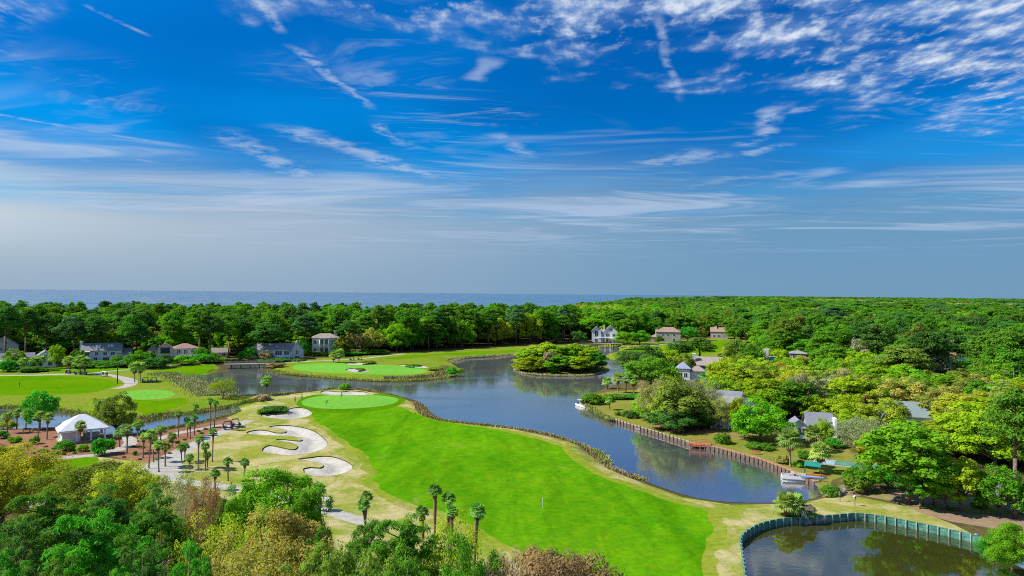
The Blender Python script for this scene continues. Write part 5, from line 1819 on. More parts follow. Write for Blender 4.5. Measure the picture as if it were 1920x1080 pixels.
# --- left row, front to back
def ex_b(r):
    sk = [(-3.2, 0), (-1.9, 0), (1.6, 0), (3.0, 0)]
    for u, _ in sk:
        mb = MB()
        # skylights lie on the front slope: wall 6.0 at y=-4.5, ridge 8.9 at y=0
        y0, y1 = -2.6, -1.4
        z0, z1 = 6.0 + (4.5 + y0) / 4.5 * 2.9 + 0.30, 6.0 + (4.5 + y1) / 4.5 * 2.9 + 0.30
        mb.poly([(u - 0.45, y0, z0), (u + 0.45, y0, z0), (u + 0.45, y1, z1), (u - 0.45, y1, z1), (u - 0.45, y0, z0 - 0.2), (u + 0.45, y0, z0 - 0.2), (u + 0.45, y1, z1 - 0.2), (u - 0.45, y1, z1 - 0.2)],
                [(0, 1, 2, 3), (0, 1, 5, 4), (1, 2, 6, 5), (2, 3, 7, 6), (3, 0, 4, 7)])
        mb.build('skylight', M['roof_white'], r)
    deck(r, -10.0, -6.0, -6.6, -4.6, 3.1, 3)
    mb = MB()
    mb.box(-10.3, -5.8, -6.8, -4.0, 5.5, 5.75)
    mb.build('porch_roof', M['trim'], r)


house('pale grey two-storey lake house with four skylights and left chimney', 198, 679,
      [(-1.0, 0, 16, 9, 6.0, 2.9, 'gable', 'x'), (8.2, -0.5, 5.5, 8, 4.2, 2.2, 'gable', 'x')], ['pale_wall', 'grey_wall'], 'roof_grey',
      [(-6.8, -4.5, 0.8, 1.6, 2.0), (-3.6, -4.5, 0.8, 1.4, 2.0), (0.6, -4.5, 0.4, 2.6, 2.3, 'F', 'trim', 'window', 2), (4.5, -4.5, 0.8, 1.4, 1.8), (-3.2, -4.5, 3.7, 1.3, 1.4), (0.2, -4.5, 3.7, 1.6, 1.4), (3.2, -4.5, 3.7, 1.6, 1.4), (-7.0, -4.5, 3.6, 1.8, 1.6), (8.2, -4.5, 1.0, 1.6, 1.6)],
      [(-9.4, 0, 1.2, 1.4, 10.0)], extras=ex_b)


def ex_c(r):
    deck(r, 0.5, 10.5, -6.6, -4.6, 3.0, 5)
    railing(r, 0.5, 10.5, -6.5, 3.0)
    for i in range(5):
        mb = MB()
        u = 0.7 + i * 2.4
        mb.box(u - 0.15, u + 0.15, -6.5, -6.2, 3.0, 5.9)
        mb.build('column', M['cream'], r)


house('cream lake house with pinkish roofs, long balcony and dark gable window', 327, 676,
      [(5.0, 0, 11, 9, 6.0, 2.2, 'hip', 'x'), (-3.6, -0.6, 6.5, 9, 6.2, 2.4, 'gable', 'y'), (-8.6, 0.5, 4.2, 7, 5.6, 1.8, 'hip', 'x')], 'cream', 'roof_pink',
      [(-3.6, -5.1, 4.0, 3.8, 2.6, 'F', 'timber', 'window', 2), (-3.6, -5.1, 0.6, 2.2, 2.0), (-8.6, -3.0, 3.4, 1.4, 1.6), (2.2, -4.5, 3.4, 1.7, 2.0), (5.2, -4.5, 3.4, 1.7, 2.0), (8.4, -4.5, 3.4, 1.7, 2.0), (2.2, -4.5, 0.6, 1.7, 1.9), (5.2, -4.5, 0.6, 1.7, 1.9), (8.4, -4.5, 0.6, 1.7, 1.9)], extras=ex_c)


def ex_d(r):
    deck(r, -3.5, 5.5, -6.8, -4.8, 1.6, 5)
    railing(r, -3.5, 5.5, -6.7, 1.6)


house('grey gabled lake house with white window band behind the hedge', 523, 673,
      [(-1.0, 0, 17, 9, 5.2, 2.6, 'gable', 'x'), (9.0, -0.8, 6.0, 9.5, 4.8, 4.2, 'gable', 'y')], ['pale_wall', 'grey_wall'], 'roof_grey',
      [(-6.5, -4.5, 2.6, 1.3, 1.6), (-4.2, -4.5, 2.6, 1.3, 1.6), (0.2, -4.5, 2.3, 3.2, 2.2, 'F', 'trim', 'window', 2), (4.0, -4.5, 2.3, 2.4, 2.2, 'F', 'trim', 'window', 1), (9.0, -5.55, 2.6, 1.3, 2.0), (-6.5, -4.5, 0.4, 1.6, 1.5), (9.0, -5.55, 0.3, 2.0, 1.7)], extras=ex_d)


def ex_e(r):
    for u in (-3.0, -0.6, 1.8):
        mb = MB()
        mb.bar((u, -5.6, -0.3), (u, -5.6, 8.4), 0.28, 0.24, 10)
        mb.build('column', M['trim'], r, True)
    deck(r, -3.6, 2.4, -5.9, -4.4, 4.4, 2)
    railing(r, -3.6, 2.4, -5.8, 4.4)
    mb = MB()
    mb.box(-3.7, 2.5, -6.0, -4.4, 8.4, 8.8)
    mb.build('porch_beam', M['trim'], r)


house('tall pale house with hip roof, white columns and right chimney', 611, 662,
      [(0, 0, 14, 9, 8.8, 2.2, 'hip', 'x')], 'pale_wall', 'roof_tan',
      [(-5.4, -4.5, 5.4, 1.4, 2.0), (-5.4, -4.5, 1.0, 1.4, 2.2), (-1.8, -4.5, 5.0, 1.5, 2.8), (0.6, -4.5, 5.0, 1.5, 2.8), (4.4, -4.5, 5.4, 1.4, 2.0), (-1.8, -4.5, 0.4, 1.5, 3.0), (0.6, -4.5, 0.4, 1.5, 3.0), (4.4, -4.5, 1.0, 1.4, 2.2)],
      [(5.6, 0.5, 1.6, 1.4, 12.3)], extras=ex_e)
house('grey-blue gabled house cut by the left edge', 10, 684, [(0, 0, 11, 9, 7.2, 4.0, 'gable', 'y')], 'grey_wall', 'roof_slate',
      [(3.0, -4.5, 4.6, 1.5, 1.6), (-1.5, -4.5, 4.6, 1.5, 1.6), (0.5, -4.5, 7.6, 1.3, 1.4), (3.0, -4.5, 1.0, 1.6, 2.0)], d=338)


def ex_a(r):
    deck(r, -10.5, -1.5, -6.4, -4.6, 0.6, 4)
    for i in range(4):
        mb = MB()
        mb.box(-10.3 + i * 2.9 - 0.12, -10.3 + i * 2.9 + 0.12, -6.3, -6.06, 0.6, 3.4)
        mb.build('column', M['trim'], r)
    mb = MB()
    mb.box(-10.8, -1.2, -6.6, -4.4, 3.4, 3.65)
    mb.build('porch_roof', M['trim'], r)


house('low white house with dark gables and porch near the left edge', 58, 687,
      [(-4.5, 0, 12, 9, 3.6, 2.6, 'gable', 'x'), (5.5, -0.8, 9, 10, 3.8, 3.2, 'gable', 'y')], 'white', 'roof_slate',
      [(-8.5, -4.5, 0.9, 1.6, 1.8), (-5.5, -4.5, 0.9, 2.2, 2.2), (-2.4, -4.5, 0.9, 1.6, 1.8), (3.6, -5.8, 0.9, 1.5, 1.8), (7.4, -5.8, 0.9, 1.5, 1.8), (5.5, -5.8, 4.2, 1.2, 1.2)], extras=ex_a)
house('low beige roofed cottage among trees left of the wooden bridge', 415, 670, [(0, 0, 8, 6, 2.8, 1.9, 'gable', 'x')], 'cream', 'roof_tan', [(-2, -3, 0.9, 1.3, 1.3), (1.5, -3, 0.9, 1.3, 1.3)])
house('pinkish-walled cottage hidden behind the upright bush by the bridge', 485, 668, [(0, 0, 7, 7, 4.6, 2.4, 'gable', 'y')], 'cream', 'roof_grey', [(-1.6, -3.5, 2.6, 1.3, 1.4), (1.6, -3.5, 2.6, 1.3, 1.4), (0, -3.5, 0.5, 2.0, 1.6)])


# --- far row across the lake
def ex_f(r):
    deck(r, -4.6, 7.8, -6.8, -5.0, 3.6, 6)
    railing(r, -4.6, 7.8, -6.7, 3.6)


house('twin-gabled white house with arched window and long deck', 1135, 641,
      [(-6.0, -0.8, 6.4, 10, 8.2, 3.0, 'gable', 'y'), (4.0, 0, 9.5, 9.5, 7.6, 4.6, 'gable', 'y'), (-1.6, 1.5, 5, 7, 6.5, 2.4, 'gable', 'x')], 'white', 'roof_tan',
      [(-6.0, -5.8, 4.6, 2.2, 3.8, 'F', 'trim', 'window', 1), (-6.0, -5.8, 0.6, 2.0, 2.2), (2.0, -4.75, 4.0, 2.4, 2.4, 'F', 'trim', 'window', 2), (6.2, -4.75, 4.0, 2.0, 2.4), (4.0, -4.75, 8.4, 1.8, 1.6), (2.0, -4.75, 0.6, 2.0, 2.2), (6.2, -4.75, 0.6, 2.0, 2.2)],
      [(-0.6, 1.5, 1.0, 1.0, 11.8)], extras=ex_f)
house('hip-roofed pinkish house with pale left chimney beyond the lake', 1251, 641,
      [(1.0, 0, 17, 10, 7.4, 3.4, 'hip', 'x'), (-8.5, -1, 5.5, 8, 3.6, 1.8, 'hip', 'x')], 'tan_wall', 'roof_pink',
      [(-2.5, -5, 4.4, 1.6, 1.8), (1.0, -5, 4.4, 1.6, 1.8), (5.0, -5, 4.4, 1.6, 1.8), (-2.5, -5, 0.8, 2.0, 2.2), (5.0, -5, 0.8, 2.0, 2.2), (-8.5, -5, 0.8, 1.6, 1.6)], [(-7.2, -3, 1.8, 1.6, 9.2)])
house('small rosy house with white chimney behind the far fairway', 1349, 634,
      [(0, 0, 13, 9, 5.4, 3.0, 'gable', 'x')], 'tan_wall', 'roof_pink', [(-4, -4.5, 1.0, 1.6, 1.8), (0, -4.5, 1.0, 1.6, 1.8), (4, -4.5, 1.0, 1.6, 1.8), (2, -4.5, 3.4, 1.4, 1.4)], [(-2.6, -1, 1.5, 1.5, 9.4)])

# --- right bank
house('small pyramid-roofed pavilion wing with pale blue-grey roof', 1282, 712, [(0, 0, 5.2, 5.2, 4.6, 2.6, 'pyr', 'x'), (5.5, 1.0, 6, 5, 3.6, 2.0, 'hip', 'x')], 'white', ['roof_blue', 'roof_tan'], [(-1, -2.6, 1.2, 1.3, 1.6), (1, -2.6, 1.2, 1.3, 1.6)], d=285)
house('tan-roofed house with tall white chimney behind the lime trees', 1326, 705, [(0, 0, 12, 9, 5.2, 3.0, 'gable', 'x')], 'tan_wall', 'roof_tan', [(-3, -4.5, 1.0, 1.5, 1.6), (2, -4.5, 1.0, 1.5, 1.6)], [(-5.2, -2.5, 1.3, 1.3, 9.6)], d=298)


def ex_k(r):
    pass


house('long grey-roofed bank house with blue-grey gable over dark glass', 1372, 796,
      [(3.0, -1.5, 6.2, 8.0, 4.9, 2.1, 'gable', 'y'), (-4.5, 2.5, 14, 8.5, 4.6, 2.3, 'gable', 'x'), (-3.0, 8.5, 9, 7, 5.2, 2.4, 'gable', 'x')], ['blue_wall', 'tan_wall', 'blue_wall'], ['roof_slate', 'roof_grey', 'roof_slate'],
      [(1.7, -5.5, 2.6, 2.0, 2.0, 'F', 'timber', 'window', 1), (4.4, -5.5, 2.6, 2.0, 2.0, 'F', 'timber', 'window', 1), (3.0, -5.5, 0.2, 2.4, 2.1, 'F', 'trim', 'door', 0), (-4.5, -1.75, 1.0, 2.0, 1.6), (-8.0, -1.75, 1.0, 2.0, 1.6)], rot=-8)


def ex_boat(r):
    for i in range(5):
        mb = MB()
        mb.box(-2.0 + i * 1.0 - 0.07, -2.0 + i * 1.0 + 0.07, -2.35, -2.22, 0, 2.3)
        mb.build('batten', M['trim'], r)


house('low pale boarded boathouse right behind the bank mulch', 1352, 797, [(0, 0, 5.0, 4.4, 2.4, 0.9, 'gable', 'x')], 'boat_wall', 'roof_slate', [(1.2, -2.2, 0.9, 0.9, 0.9)], d=183, extras=ex_boat)


def ex_l(r):
    mb = MB()
    mb.box(4.75, 5.4, -2.6, 1.6, -0.3, 4.9)
    mb.build('white_gable_wall', M['trim'], r)
    deck(r, -5.4, -1.2, -5.2, -3.6, 0.5, 3)


house('small white-gabled sunroom house with slate roof and white end wall', 1522, 818,
      [(-3.4, -1.2, 4.0, 5.0, 2.9, 1.5, 'gable', 'y'), (1.8, 1.2, 5.6, 6.0, 3.0, 2.6, 'gable', 'x')], ['white', 'tan_wall'], 'roof_slate',
      [(-4.5, -3.7, 0.9, 1.0, 1.6, 'F', 'trim', 'window', 0), (-3.2, -3.7, 0.9, 1.0, 1.6, 'F', 'trim', 'window', 0), (-2.1, -3.7, 0.9, 0.9, 1.6, 'F', 'trim', 'window', 0), (-5.4, -1.2, 0.9, 1.6, 1.5, 'L'), (1.8, -1.8, 0.3, 1.6, 2.0, 'F', 'timber', 'door', 1)], rot=10, extras=ex_l)
house('white house mostly hidden behind yellow-green oaks on the right', 1703, 812, [(0, 0, 10, 8, 4.6, 2.9, 'gable', 'x'), (-4.4, -1.5, 3.4, 7, 4.4, 2.6, 'gable', 'y')], 'white', 'roof_teal', [(-4.4, -5.0, 1.6, 1.3, 1.8), (0.5, -4.0, 1.6, 1.6, 1.5), (3.4, -4.0, 1.6, 1.6, 1.5)], rot=8, d=180)
house('tan hip-roofed house half hidden in the right woods', 1497, 690, [(0, 0, 7, 7, 8.0, 1.3, 'hip', 'x')], 'tan_wall', 'roof_grey', [(-1.6, -3.5, 5.6, 1.3, 1.5), (1.6, -3.5, 5.6, 1.3, 1.5)], d=322)
house('house with square white chimney stack at the edge of the woods', 1438, 690, [(0, 0, 8, 7, 6.0, 2.2, 'gable', 'x')], 'tan_wall', 'roof_grey', [(2, -3.5, 3.5, 1.4, 1.5)], [(-0.3, -2.6, 2.2, 1.6, 11.3)], d=300)
house('grey-roofed cottage glimpsed behind the yellow tree', 1505, 765, [(0, 0, 6.5, 6, 3.0, 1.9, 'gable', 'x')], 'grey_wall', 'roof_slate', [(-1.2, -3.0, 1.0, 1.2, 1.4), (1.4, -3.0, 1.0, 1.2, 1.4)], d=214)
house('white roof corner glimpsed among the right pines', 1813, 700, [(0, 0, 6, 5, 8.4, 1.4, 'gable', 'x')], 'white', 'roof_white', [(0, -2.5, 5.6, 1.4, 1.5)], d=285)
house('teal-roofed garden building cut by the right edge', 1925, 955, [(0, 0, 5, 5, 2.4, 1.0, 'gable', 'x')], 'tan_wall', 'roof_teal', [(-1, -2.5, 0.8, 1.0, 1.0)])


# ------------------------------------------------------------------ pavilion with white hip roof
def pavilion():
    d = base_d(141, 829)
    x, y = (141 - 960) / FPX * d, d + 3.2
    r = empty('pavilion', (x, y, hz(x, y)), R(38), 'white hip-roofed open pavilion standing in the pine straw mulch', 'pavilion')
    W2, D2, h = 4.3, 3.7, 2.75
    mb = MB()
    mb.box(-W2 - 0.3, W2 + 0.3, -D2 - 0.3, D2 + 0.3, -0.5, 0.12)
    mb.build('floor_slab', M['path'], r)
    ro = gable(2 * W2, 2 * D2, h, 2.9, 'x', over=0.6, kind='hip')
    o = ro.build('roof', M['roof_white'], r)
    mb = MB()
    a, b = W2 + 0.62, D2 + 0.62
    for q in ((-a, a, -b, -b + 0.06), (-a, a, b - 0.06, b), (-a, -a + 0.06, -b, b), (a - 0.06, a, -b, b)):
        mb.box(q[0], q[1], q[2], q[3], h - 0.30, h - 0.125)
    mb.build('fascia', M['trim'], o)
    for i in range(4):
        for s in (-1, 1):
            mb = MB()
            u = -W2 + 0.2 + i * (2 * W2 - 0.4) / 3
            mb.box(u - 0.16, u + 0.16, s * (D2 - 0.2) - 0.16, s * (D2 - 0.2) + 0.16, 0.1, h)
            mb.build('post', M['trim'], r)
    mb = MB()
    mb.box(-W2 + 0.4, -0.6, -D2 + 0.3, -D2 + 0.45, 0.1, 2.3)
    mb.box(-W2 + 0.15, -W2 + 0.3, -D2 + 0.4, D2 - 0.4, 0.1, 2.3)
    mb.build('panel_wall', M['pale_wall'], r)
    mb = MB()
    mb.box(0.4, 3.6, 0.5, 2.0, 0.1, 1.05)
    mb.build('counter', M['grey_wall'], r)


pavilion()


# ------------------------------------------------------------------ golf carts
def make_cart(body, seat, roof):
    r = empty('golf_cart', (0, 0, 0))
    mb = MB()
    mb.poly([(-1.15, -0.56, 0.32), (1.2, -0.56, 0.32), (1.25, -0.5, 0.62), (0.75, -0.5, 0.95), (0.62, -0.5, 0.42), (-0.15, -0.54, 0.40), (-0.2, -0.54, 0.72), (-1.15, -0.54, 0.78),
             (-1.15, 0.56, 0.32), (1.2, 0.56, 0.32), (1.25, 0.5, 0.62), (0.75, 0.5, 0.95), (0.62, 0.5, 0.42), (-0.15, 0.54, 0.40), (-0.2, 0.54, 0.72), (-1.15, 0.54, 0.78)],
            [(0, 1, 2, 3, 4, 5, 6, 7), (15, 14, 13, 12, 11, 10, 9, 8)] + [(i, (i + 1) % 8, 8 + (i + 1) % 8, 8 + i) for i in range(8)])
    mb.build('body', M[body], r)
    mb = MB()
    mb.box(-0.62, -0.10, -0.52, 0.52, 0.74, 0.88)
    o = mb.build('seat', M[seat], r)
    mb = MB()
    mb.poly([(-0.70, -0.52, 0.86), (-0.56, -0.52, 0.86), (-0.66, -0.52, 1.25), (-0.76, -0.52, 1.25), (-0.70, 0.52, 0.86), (-0.56, 0.52, 0.86), (-0.66, 0.52, 1.25), (-0.76, 0.52, 1.25)],
            [(0, 1, 2, 3), (7, 6, 5, 4), (0, 4, 5, 1), (1, 5, 6, 2), (2, 6, 7, 3), (3, 7, 4, 0)])
    mb.build('backrest', M[seat], o)
    mb = MB()
    mb.poly([(-1.0, -0.62, 1.80), (0.75, -0.62, 1.80), (0.75, 0.62, 1.80), (-1.0, 0.62, 1.80), (-0.9, -0.52, 1.90), (0.65, -0.52, 1.90), (0.65, 0.52, 1.90), (-0.9, 0.52, 1.90)],
            [(3, 2, 1, 0), (4, 5, 6, 7), (0, 1, 5, 4), (1, 2, 6, 5), (2, 3, 7, 6), (3, 0, 4, 7)])
    mb.build('roof', M[roof], r)
    for sx, tx in ((-0.85, -0.9), (0.85, 0.62)):
        for sy in (-0.5, 0.5):
            mb = MB()
            mb.bar((sx, sy, 0.75), (tx, sy, 1.82), 0.025, 0.025, 5)
            mb.build('roof_post', M['dark'], r)
    mb = MB()
    mb.poly([(0.84, -0.48, 0.92), (0.84, 0.48, 0.92), (0.64, 0.48, 1.75), (0.64, -0.48, 1.75), (0.86, -0.48, 0.92), (0.86, 0.48, 0.92), (0.66, 0.48, 1.75), (0.66, -0.48, 1.75)],
            [(0, 1, 2, 3), (7, 6, 5, 4), (0, 4, 5, 1), (1, 5, 6, 2), (2, 6, 7, 3), (3, 7, 4, 0)])
    mb.build('windscreen', M['glass'], r)
    mb = MB()
    mb.bar((0.62, -0.25, 0.75), (0.40, -0.25, 1.02), 0.02, 0.02, 5)
    mb.lathe([(0.17, 0), (0.19, 0.015), (0.17, 0.03)], 10, c=(0.40, -0.25, 1.02))
    mb.build('steering_wheel', M['dark'], r)
    for sy in (-0.24, 0.24):
        mb = MB()
        mb.bar((-1.02, sy, 0.55), (-1.12, sy, 1.42), 0.13, 0.15, 8)
        mb.build('golf_bag', M['cloth_a'], r)
    for sx in (-0.75, 0.85):
        for sy in (-0.5, 0.5):
            mb = MB()
            mb.lathe([(0.16, -0.09), (0.23, -0.07), (0.23, 0.07), (0.16, 0.09)], 12, axis='Y', c=(sx, sy, 0.23))
            w = mb.build('wheel', M['tyre'], r)
            mb = MB()
            mb.lathe([(0.05, -0.10), (0.12, -0.095), (0.12, 0.095), (0.05, 0.10)], 8, axis='Y', c=(sx, sy, 0.23))
            mb.build('rim', M['steel'], w)
    return r


cart_protos = {'navy': make_cart('cart_navy', 'cart_white', 'dark'), 'white': make_cart('cart_white', 'cart_tan', 'cart_white')}
used = set()
for kind, px, by, rz, lb in [
        ('navy', 427, 803, 30, 'dark golf cart, left of the pair beside the bunkers'), ('navy', 442, 798, 30, 'dark golf cart, right of the pair beside the bunkers'),
        ('navy', 128, 701, 160, 'dark golf cart parked leftmost under the three palms'), ('navy', 146, 702.5, 20, 'dark golf cart parked second under the three palms'), ('navy', 157, 702.5, 20, 'dark golf cart parked rightmost under the three palms'),
        ('white', 196, 706, 170, 'white golf cart driving on the path right of the parked carts'), ('navy', 273, 717, 15, 'dark golf cart, left of the pair below the forked-path palms'), ('navy', 289, 716.5, 15, 'dark golf cart, right of the pair below the forked-path palms'),
        ('white', 14, 950, 75, 'white-roofed golf cart parked at the left edge'), ('white', 26, 947, 75, 'white-roofed golf cart parked beside the dark pine'), ('navy', 33, 956, 75, 'dark golf cart parked before the dark pine'),
        ('white', 607, 958, 160, 'white golf cart half behind the front oak on the path'), ('navy', 660, 676, 10, 'dark golf cart, left of two behind the far green'), ('navy', 675, 675, 10, 'dark golf cart, right of two behind the far green')]:
    p = cart_protos[kind]
    o = p if kind not in used else copy_tree(p)
    used.add(kind)
    x, y = at(px, by)
    o.location, o.rotation_euler = (x, y, hz(x, y)), (0, 0, R(rz))
    tag(o, lb, 'golf cart', 'golf carts on the course')


# ------------------------------------------------------------------ golfers
def person(px, by, rz, shirt, legs, label, pose='stand', hair=(0.03, 0.02, 0.015)):
    J, Rr, E = [], [], []

    def v(p, r):
        J.append(p)
        Rr.append(r)
        return len(J) - 1

    def e(a, b):
        E.append((a, b))
    lean = 0.0 if pose == 'stand' else 0.28
    pel = v((0, 0, 0.93), 0.15)
    wst = v((0.02 + lean * 0.25, 0, 1.10), 0.13)
    chs = v((lean * 0.8, 0, 1.32), 0.155)
    nk = v((lean * 1.25, 0, 1.50), 0.055)
    hd = v((lean * 1.5 + 0.02, 0, 1.63), 0.10)
    tp = v((lean * 1.5 + 0.01, 0, 1.72), 0.075)
    ns = v((lean * 1.5 + 0.135, 0, 1.62), 0.014)
    e(hd, ns)
    for a, b in ((pel, wst), (wst, chs), (chs, nk), (nk, hd), (hd, tp)):
        e(a, b)
    for s in (-1, 1):
        hip = v((0, s * 0.10, 0.86), 0.11)
        kn = v((0.05, s * 0.13, 0.48), 0.07)
        an = v((-0.02, s * 0.15, 0.09), 0.048)
        toe = v((0.16, s * 0.17, 0.04), 0.04)
        e(pel, hip), e(hip, kn), e(kn, an), e(an, toe)
        sh = v((lean * 1.0, s * 0.20, 1.40), 0.068)
        if pose == 'stand':
            el, ha = v((-0.02, s * 0.27, 1.12), 0.048), v((0.10, s * 0.26, 0.88), 0.036)
        else:
            el, ha = v((lean + 0.12, s * 0.22, 1.12), 0.048), v((lean + 0.32, s * 0.05, 0.90), 0.036)
        e(chs, sh), e(sh, el), e(el, ha)
        hp, ep = Vector(J[ha]), Vector(J[el])
        fd = (hp - ep).normalized()
        sd_ = fd.cross(Vector((0, s, 0))).normalized()
        pm2 = v(tuple(hp + fd * 0.07), 0.03)
        e(ha, pm2)
        for q, (off, ln_) in enumerate(((-0.03, 0.065), (-0.01, 0.08), (0.012, 0.075), (0.032, 0.058))):
            k1 = v(tuple(hp + fd * (0.09 + ln_ * 0.45) + sd_ * off), 0.009)
            k2 = v(tuple(hp + fd * (0.085 + ln_ * 0.85) + sd_ * off - Vector((0, s * 0.025, 0))), 0.008)
            e(pm2, k1), e(k1, k2)
        th = v(tuple(hp + fd * 0.07 - sd_ * 0.055), 0.010)
        e(ha, th)
    me = bpy.data.meshes.new('figure')
    me.from_pydata(J, E, [])
    o = bpy.data.objects.new('figure', me)
    COL.objects.link(o)
    sk = o.modifiers.new('skin', 'SKIN')
    for i, q in enumerate(me.skin_vertices[0].data):
        q.radius = (Rr[i], Rr[i])
        q.use_root = (i == 0)
    ss = o.modifiers.new('sub', 'SUBSURF')
    ss.levels = ss.render_levels = 1
    dg = bpy.context.evaluated_depsgraph_get()
    bm_ = bpy.data.meshes.new_from_object(o.evaluated_get(dg))
    bpy.data.objects.remove(o)
    bm_.materials.clear()
    skin = simple('skin_tone', (0.30, 0.17, 0.11), 0.6, 0.05)
    for m in (simple('shirt_cloth', shirt, 0.8, 0.1), simple('trouser_cloth', legs, 0.8, 0.1), skin, simple('shoe', (0.25, 0.25, 0.25), 0.6, 0.1)):
        bm_.materials.append(m)
    for p in bm_.polygons:
        c = p.center
        p.material_index = 3 if c.z < 0.11 else 1 if c.z < 0.98 and not (abs(c.y) > 0.2 or c.x > 0.2) else 2 if c.z > 1.49 or (c.z < 1.12 and (abs(c.y) > 0.21 or c.x > 0.22)) else 0
        p.use_smooth = True
    x, y = at(px, by)
    r = empty('person', (x, y, hz(x, y)), R(rz), label, 'person', 'golfers')
    link(bpy.data.objects.new('body', bm_), r)
    h = MB()
    c = Vector((lean * 1.5 - 0.005, 0, 1.66))
    h.lathe([(0.105, 0.0), (0.115, 0.04), (0.10, 0.09), (0.06, 0.125), (0.01, 0.135)], 10, c=tuple(c))
    h.build('hair', simple('hair', hair, 0.8, 0.2), r, True)
    if pose == 'putt':
        h = MB()
        h.bar((lean + 0.32, 0, 0.92), (lean + 0.62, 0.02, 0.04), 0.012, 0.012, 5)
        h.box(lean + 0.56, lean + 0.68, -0.05, 0.07, 0.01, 0.05)
        cl = link(bpy.data.objects.new('golf_putter', h.mesh('golf_putter', M['steel'])))
        cl.location, cl.rotation_euler = r.location, r.rotation_euler
        tag(cl, 'steel putter held by the dark-clothed golfer on the green', 'golf club')


person(611, 764, 20, (0.02, 0.02, 0.025), (0.03, 0.03, 0.04), 'dark-clothed golfer putting near the front edge of the main green', 'putt')
person(640, 750, -60, (0.45, 0.45, 0.45), (0.30, 0.28, 0.24), 'white-shirted golfer standing below the bunker behind the green')
person(553, 757, 100, (0.30, 0.28, 0.30), (0.30, 0.27, 0.24), 'pale-clothed golfer on the dry rough left of the main green')
person(566, 753, 40, (0.03, 0.05, 0.14), (0.05, 0.05, 0.06), 'navy-clothed golfer at the left collar of the main green')
person(36, 725, 10, (0.10, 0.10, 0.14), (0.25, 0.24, 0.24), 'golfer alone on the left fairway')
person(714, 677, 0, (0.05, 0.05, 0.06), (0.03, 0.03, 0.05), 'golfer standing on the path behind the far green')


def stake(px, by, h, w, mat, label, cat, name, base=True):
    x, y = at(px, by)
    r = empty(name, (x, y, hz(x, y)), 0, label, cat)
    mb = MB()
    mb.bar((0, 0, -0.2), (0, 0, h), w, w * 0.8, 8)
    mb.build('pole', M[mat], r)
    return r


r = stake(1017, 954, 1.5, 0.05, 'cart_white', 'white yardage pole standing in the middle of the fairway', 'marker pole', 'yardage_pole')
mb = MB()
mb.lathe([(0.07, 0), (0.07, 0.05), (0.02, 0.12)], 8, c=(0, 0, 1.5))
mb.build('cap', M['cart_white'], r)
r = stake(220, 719, 6.0, 0.22, 'timber', 'tall dark timber post beside the forked cart path', 'post', 'timber_post')
mb = MB()
mb.lathe([(0.26, 6.0), (0.26, 6.15), (0.05, 6.4)], 8)
mb.build('cap', M['timber'], r)
for px, by, lb in ((1575, 941, 'dark green nest box on a post on the right lawn, left one'), (1603, 949, 'pale-topped nest box on a post on the right lawn, right one')):
    r = stake(px, by, 1.15, 0.06, 'timber', lb, 'nest box', 'nest_box')
    mb = MB()
    mb.box(-0.16, 0.16, -0.14, 0.14, 1.05, 1.5)
    mb.build('box', M['roof_teal' if px == 1575 else 'timber_pale'], r)
    gable(0.34, 0.30, 1.5, 0.15, 'y', over=0.06, th=0.03).build('roof', M['timber' if px == 1575 else 'cart_white'], r)
# flagsticks
for px, by, lb in ((690, 748, 'flagstick with red flag on the main green'), (690, 692, 'flagstick with red flag on the far green')):
    x, y = at(px, by)
    r = empty('flagstick', (x, y, hz(x, y)), 0, lb, 'flagstick')
    mb = MB()
    mb.bar((0, 0, -0.1), (0, 0, 2.2), 0.02, 0.015, 6)
    mb.build('pole', M['cart_white'], r)
    mb = MB()
    for i in range(5):
        a, b = i * 0.1, (i + 1) * 0.1
        ya, yb = 0.03 * math.sin(i * 1.4), 0.03 * math.sin((i + 1) * 1.4)
        mb.poly([(a, ya, 1.85), (b, yb, 1.85), (b, yb, 2.2), (a, ya, 2.2), (a, ya + 0.01, 1.85), (b, yb + 0.01, 1.85), (b, yb + 0.01, 2.2), (a, ya + 0.01, 2.2)], [(0, 1, 2, 3), (7, 6, 5, 4), (3, 2, 6, 7), (0, 4, 5, 1)])
    mb.build('flag', simple('flag_cloth', (0.35, 0.03, 0.03), 0.8), r)


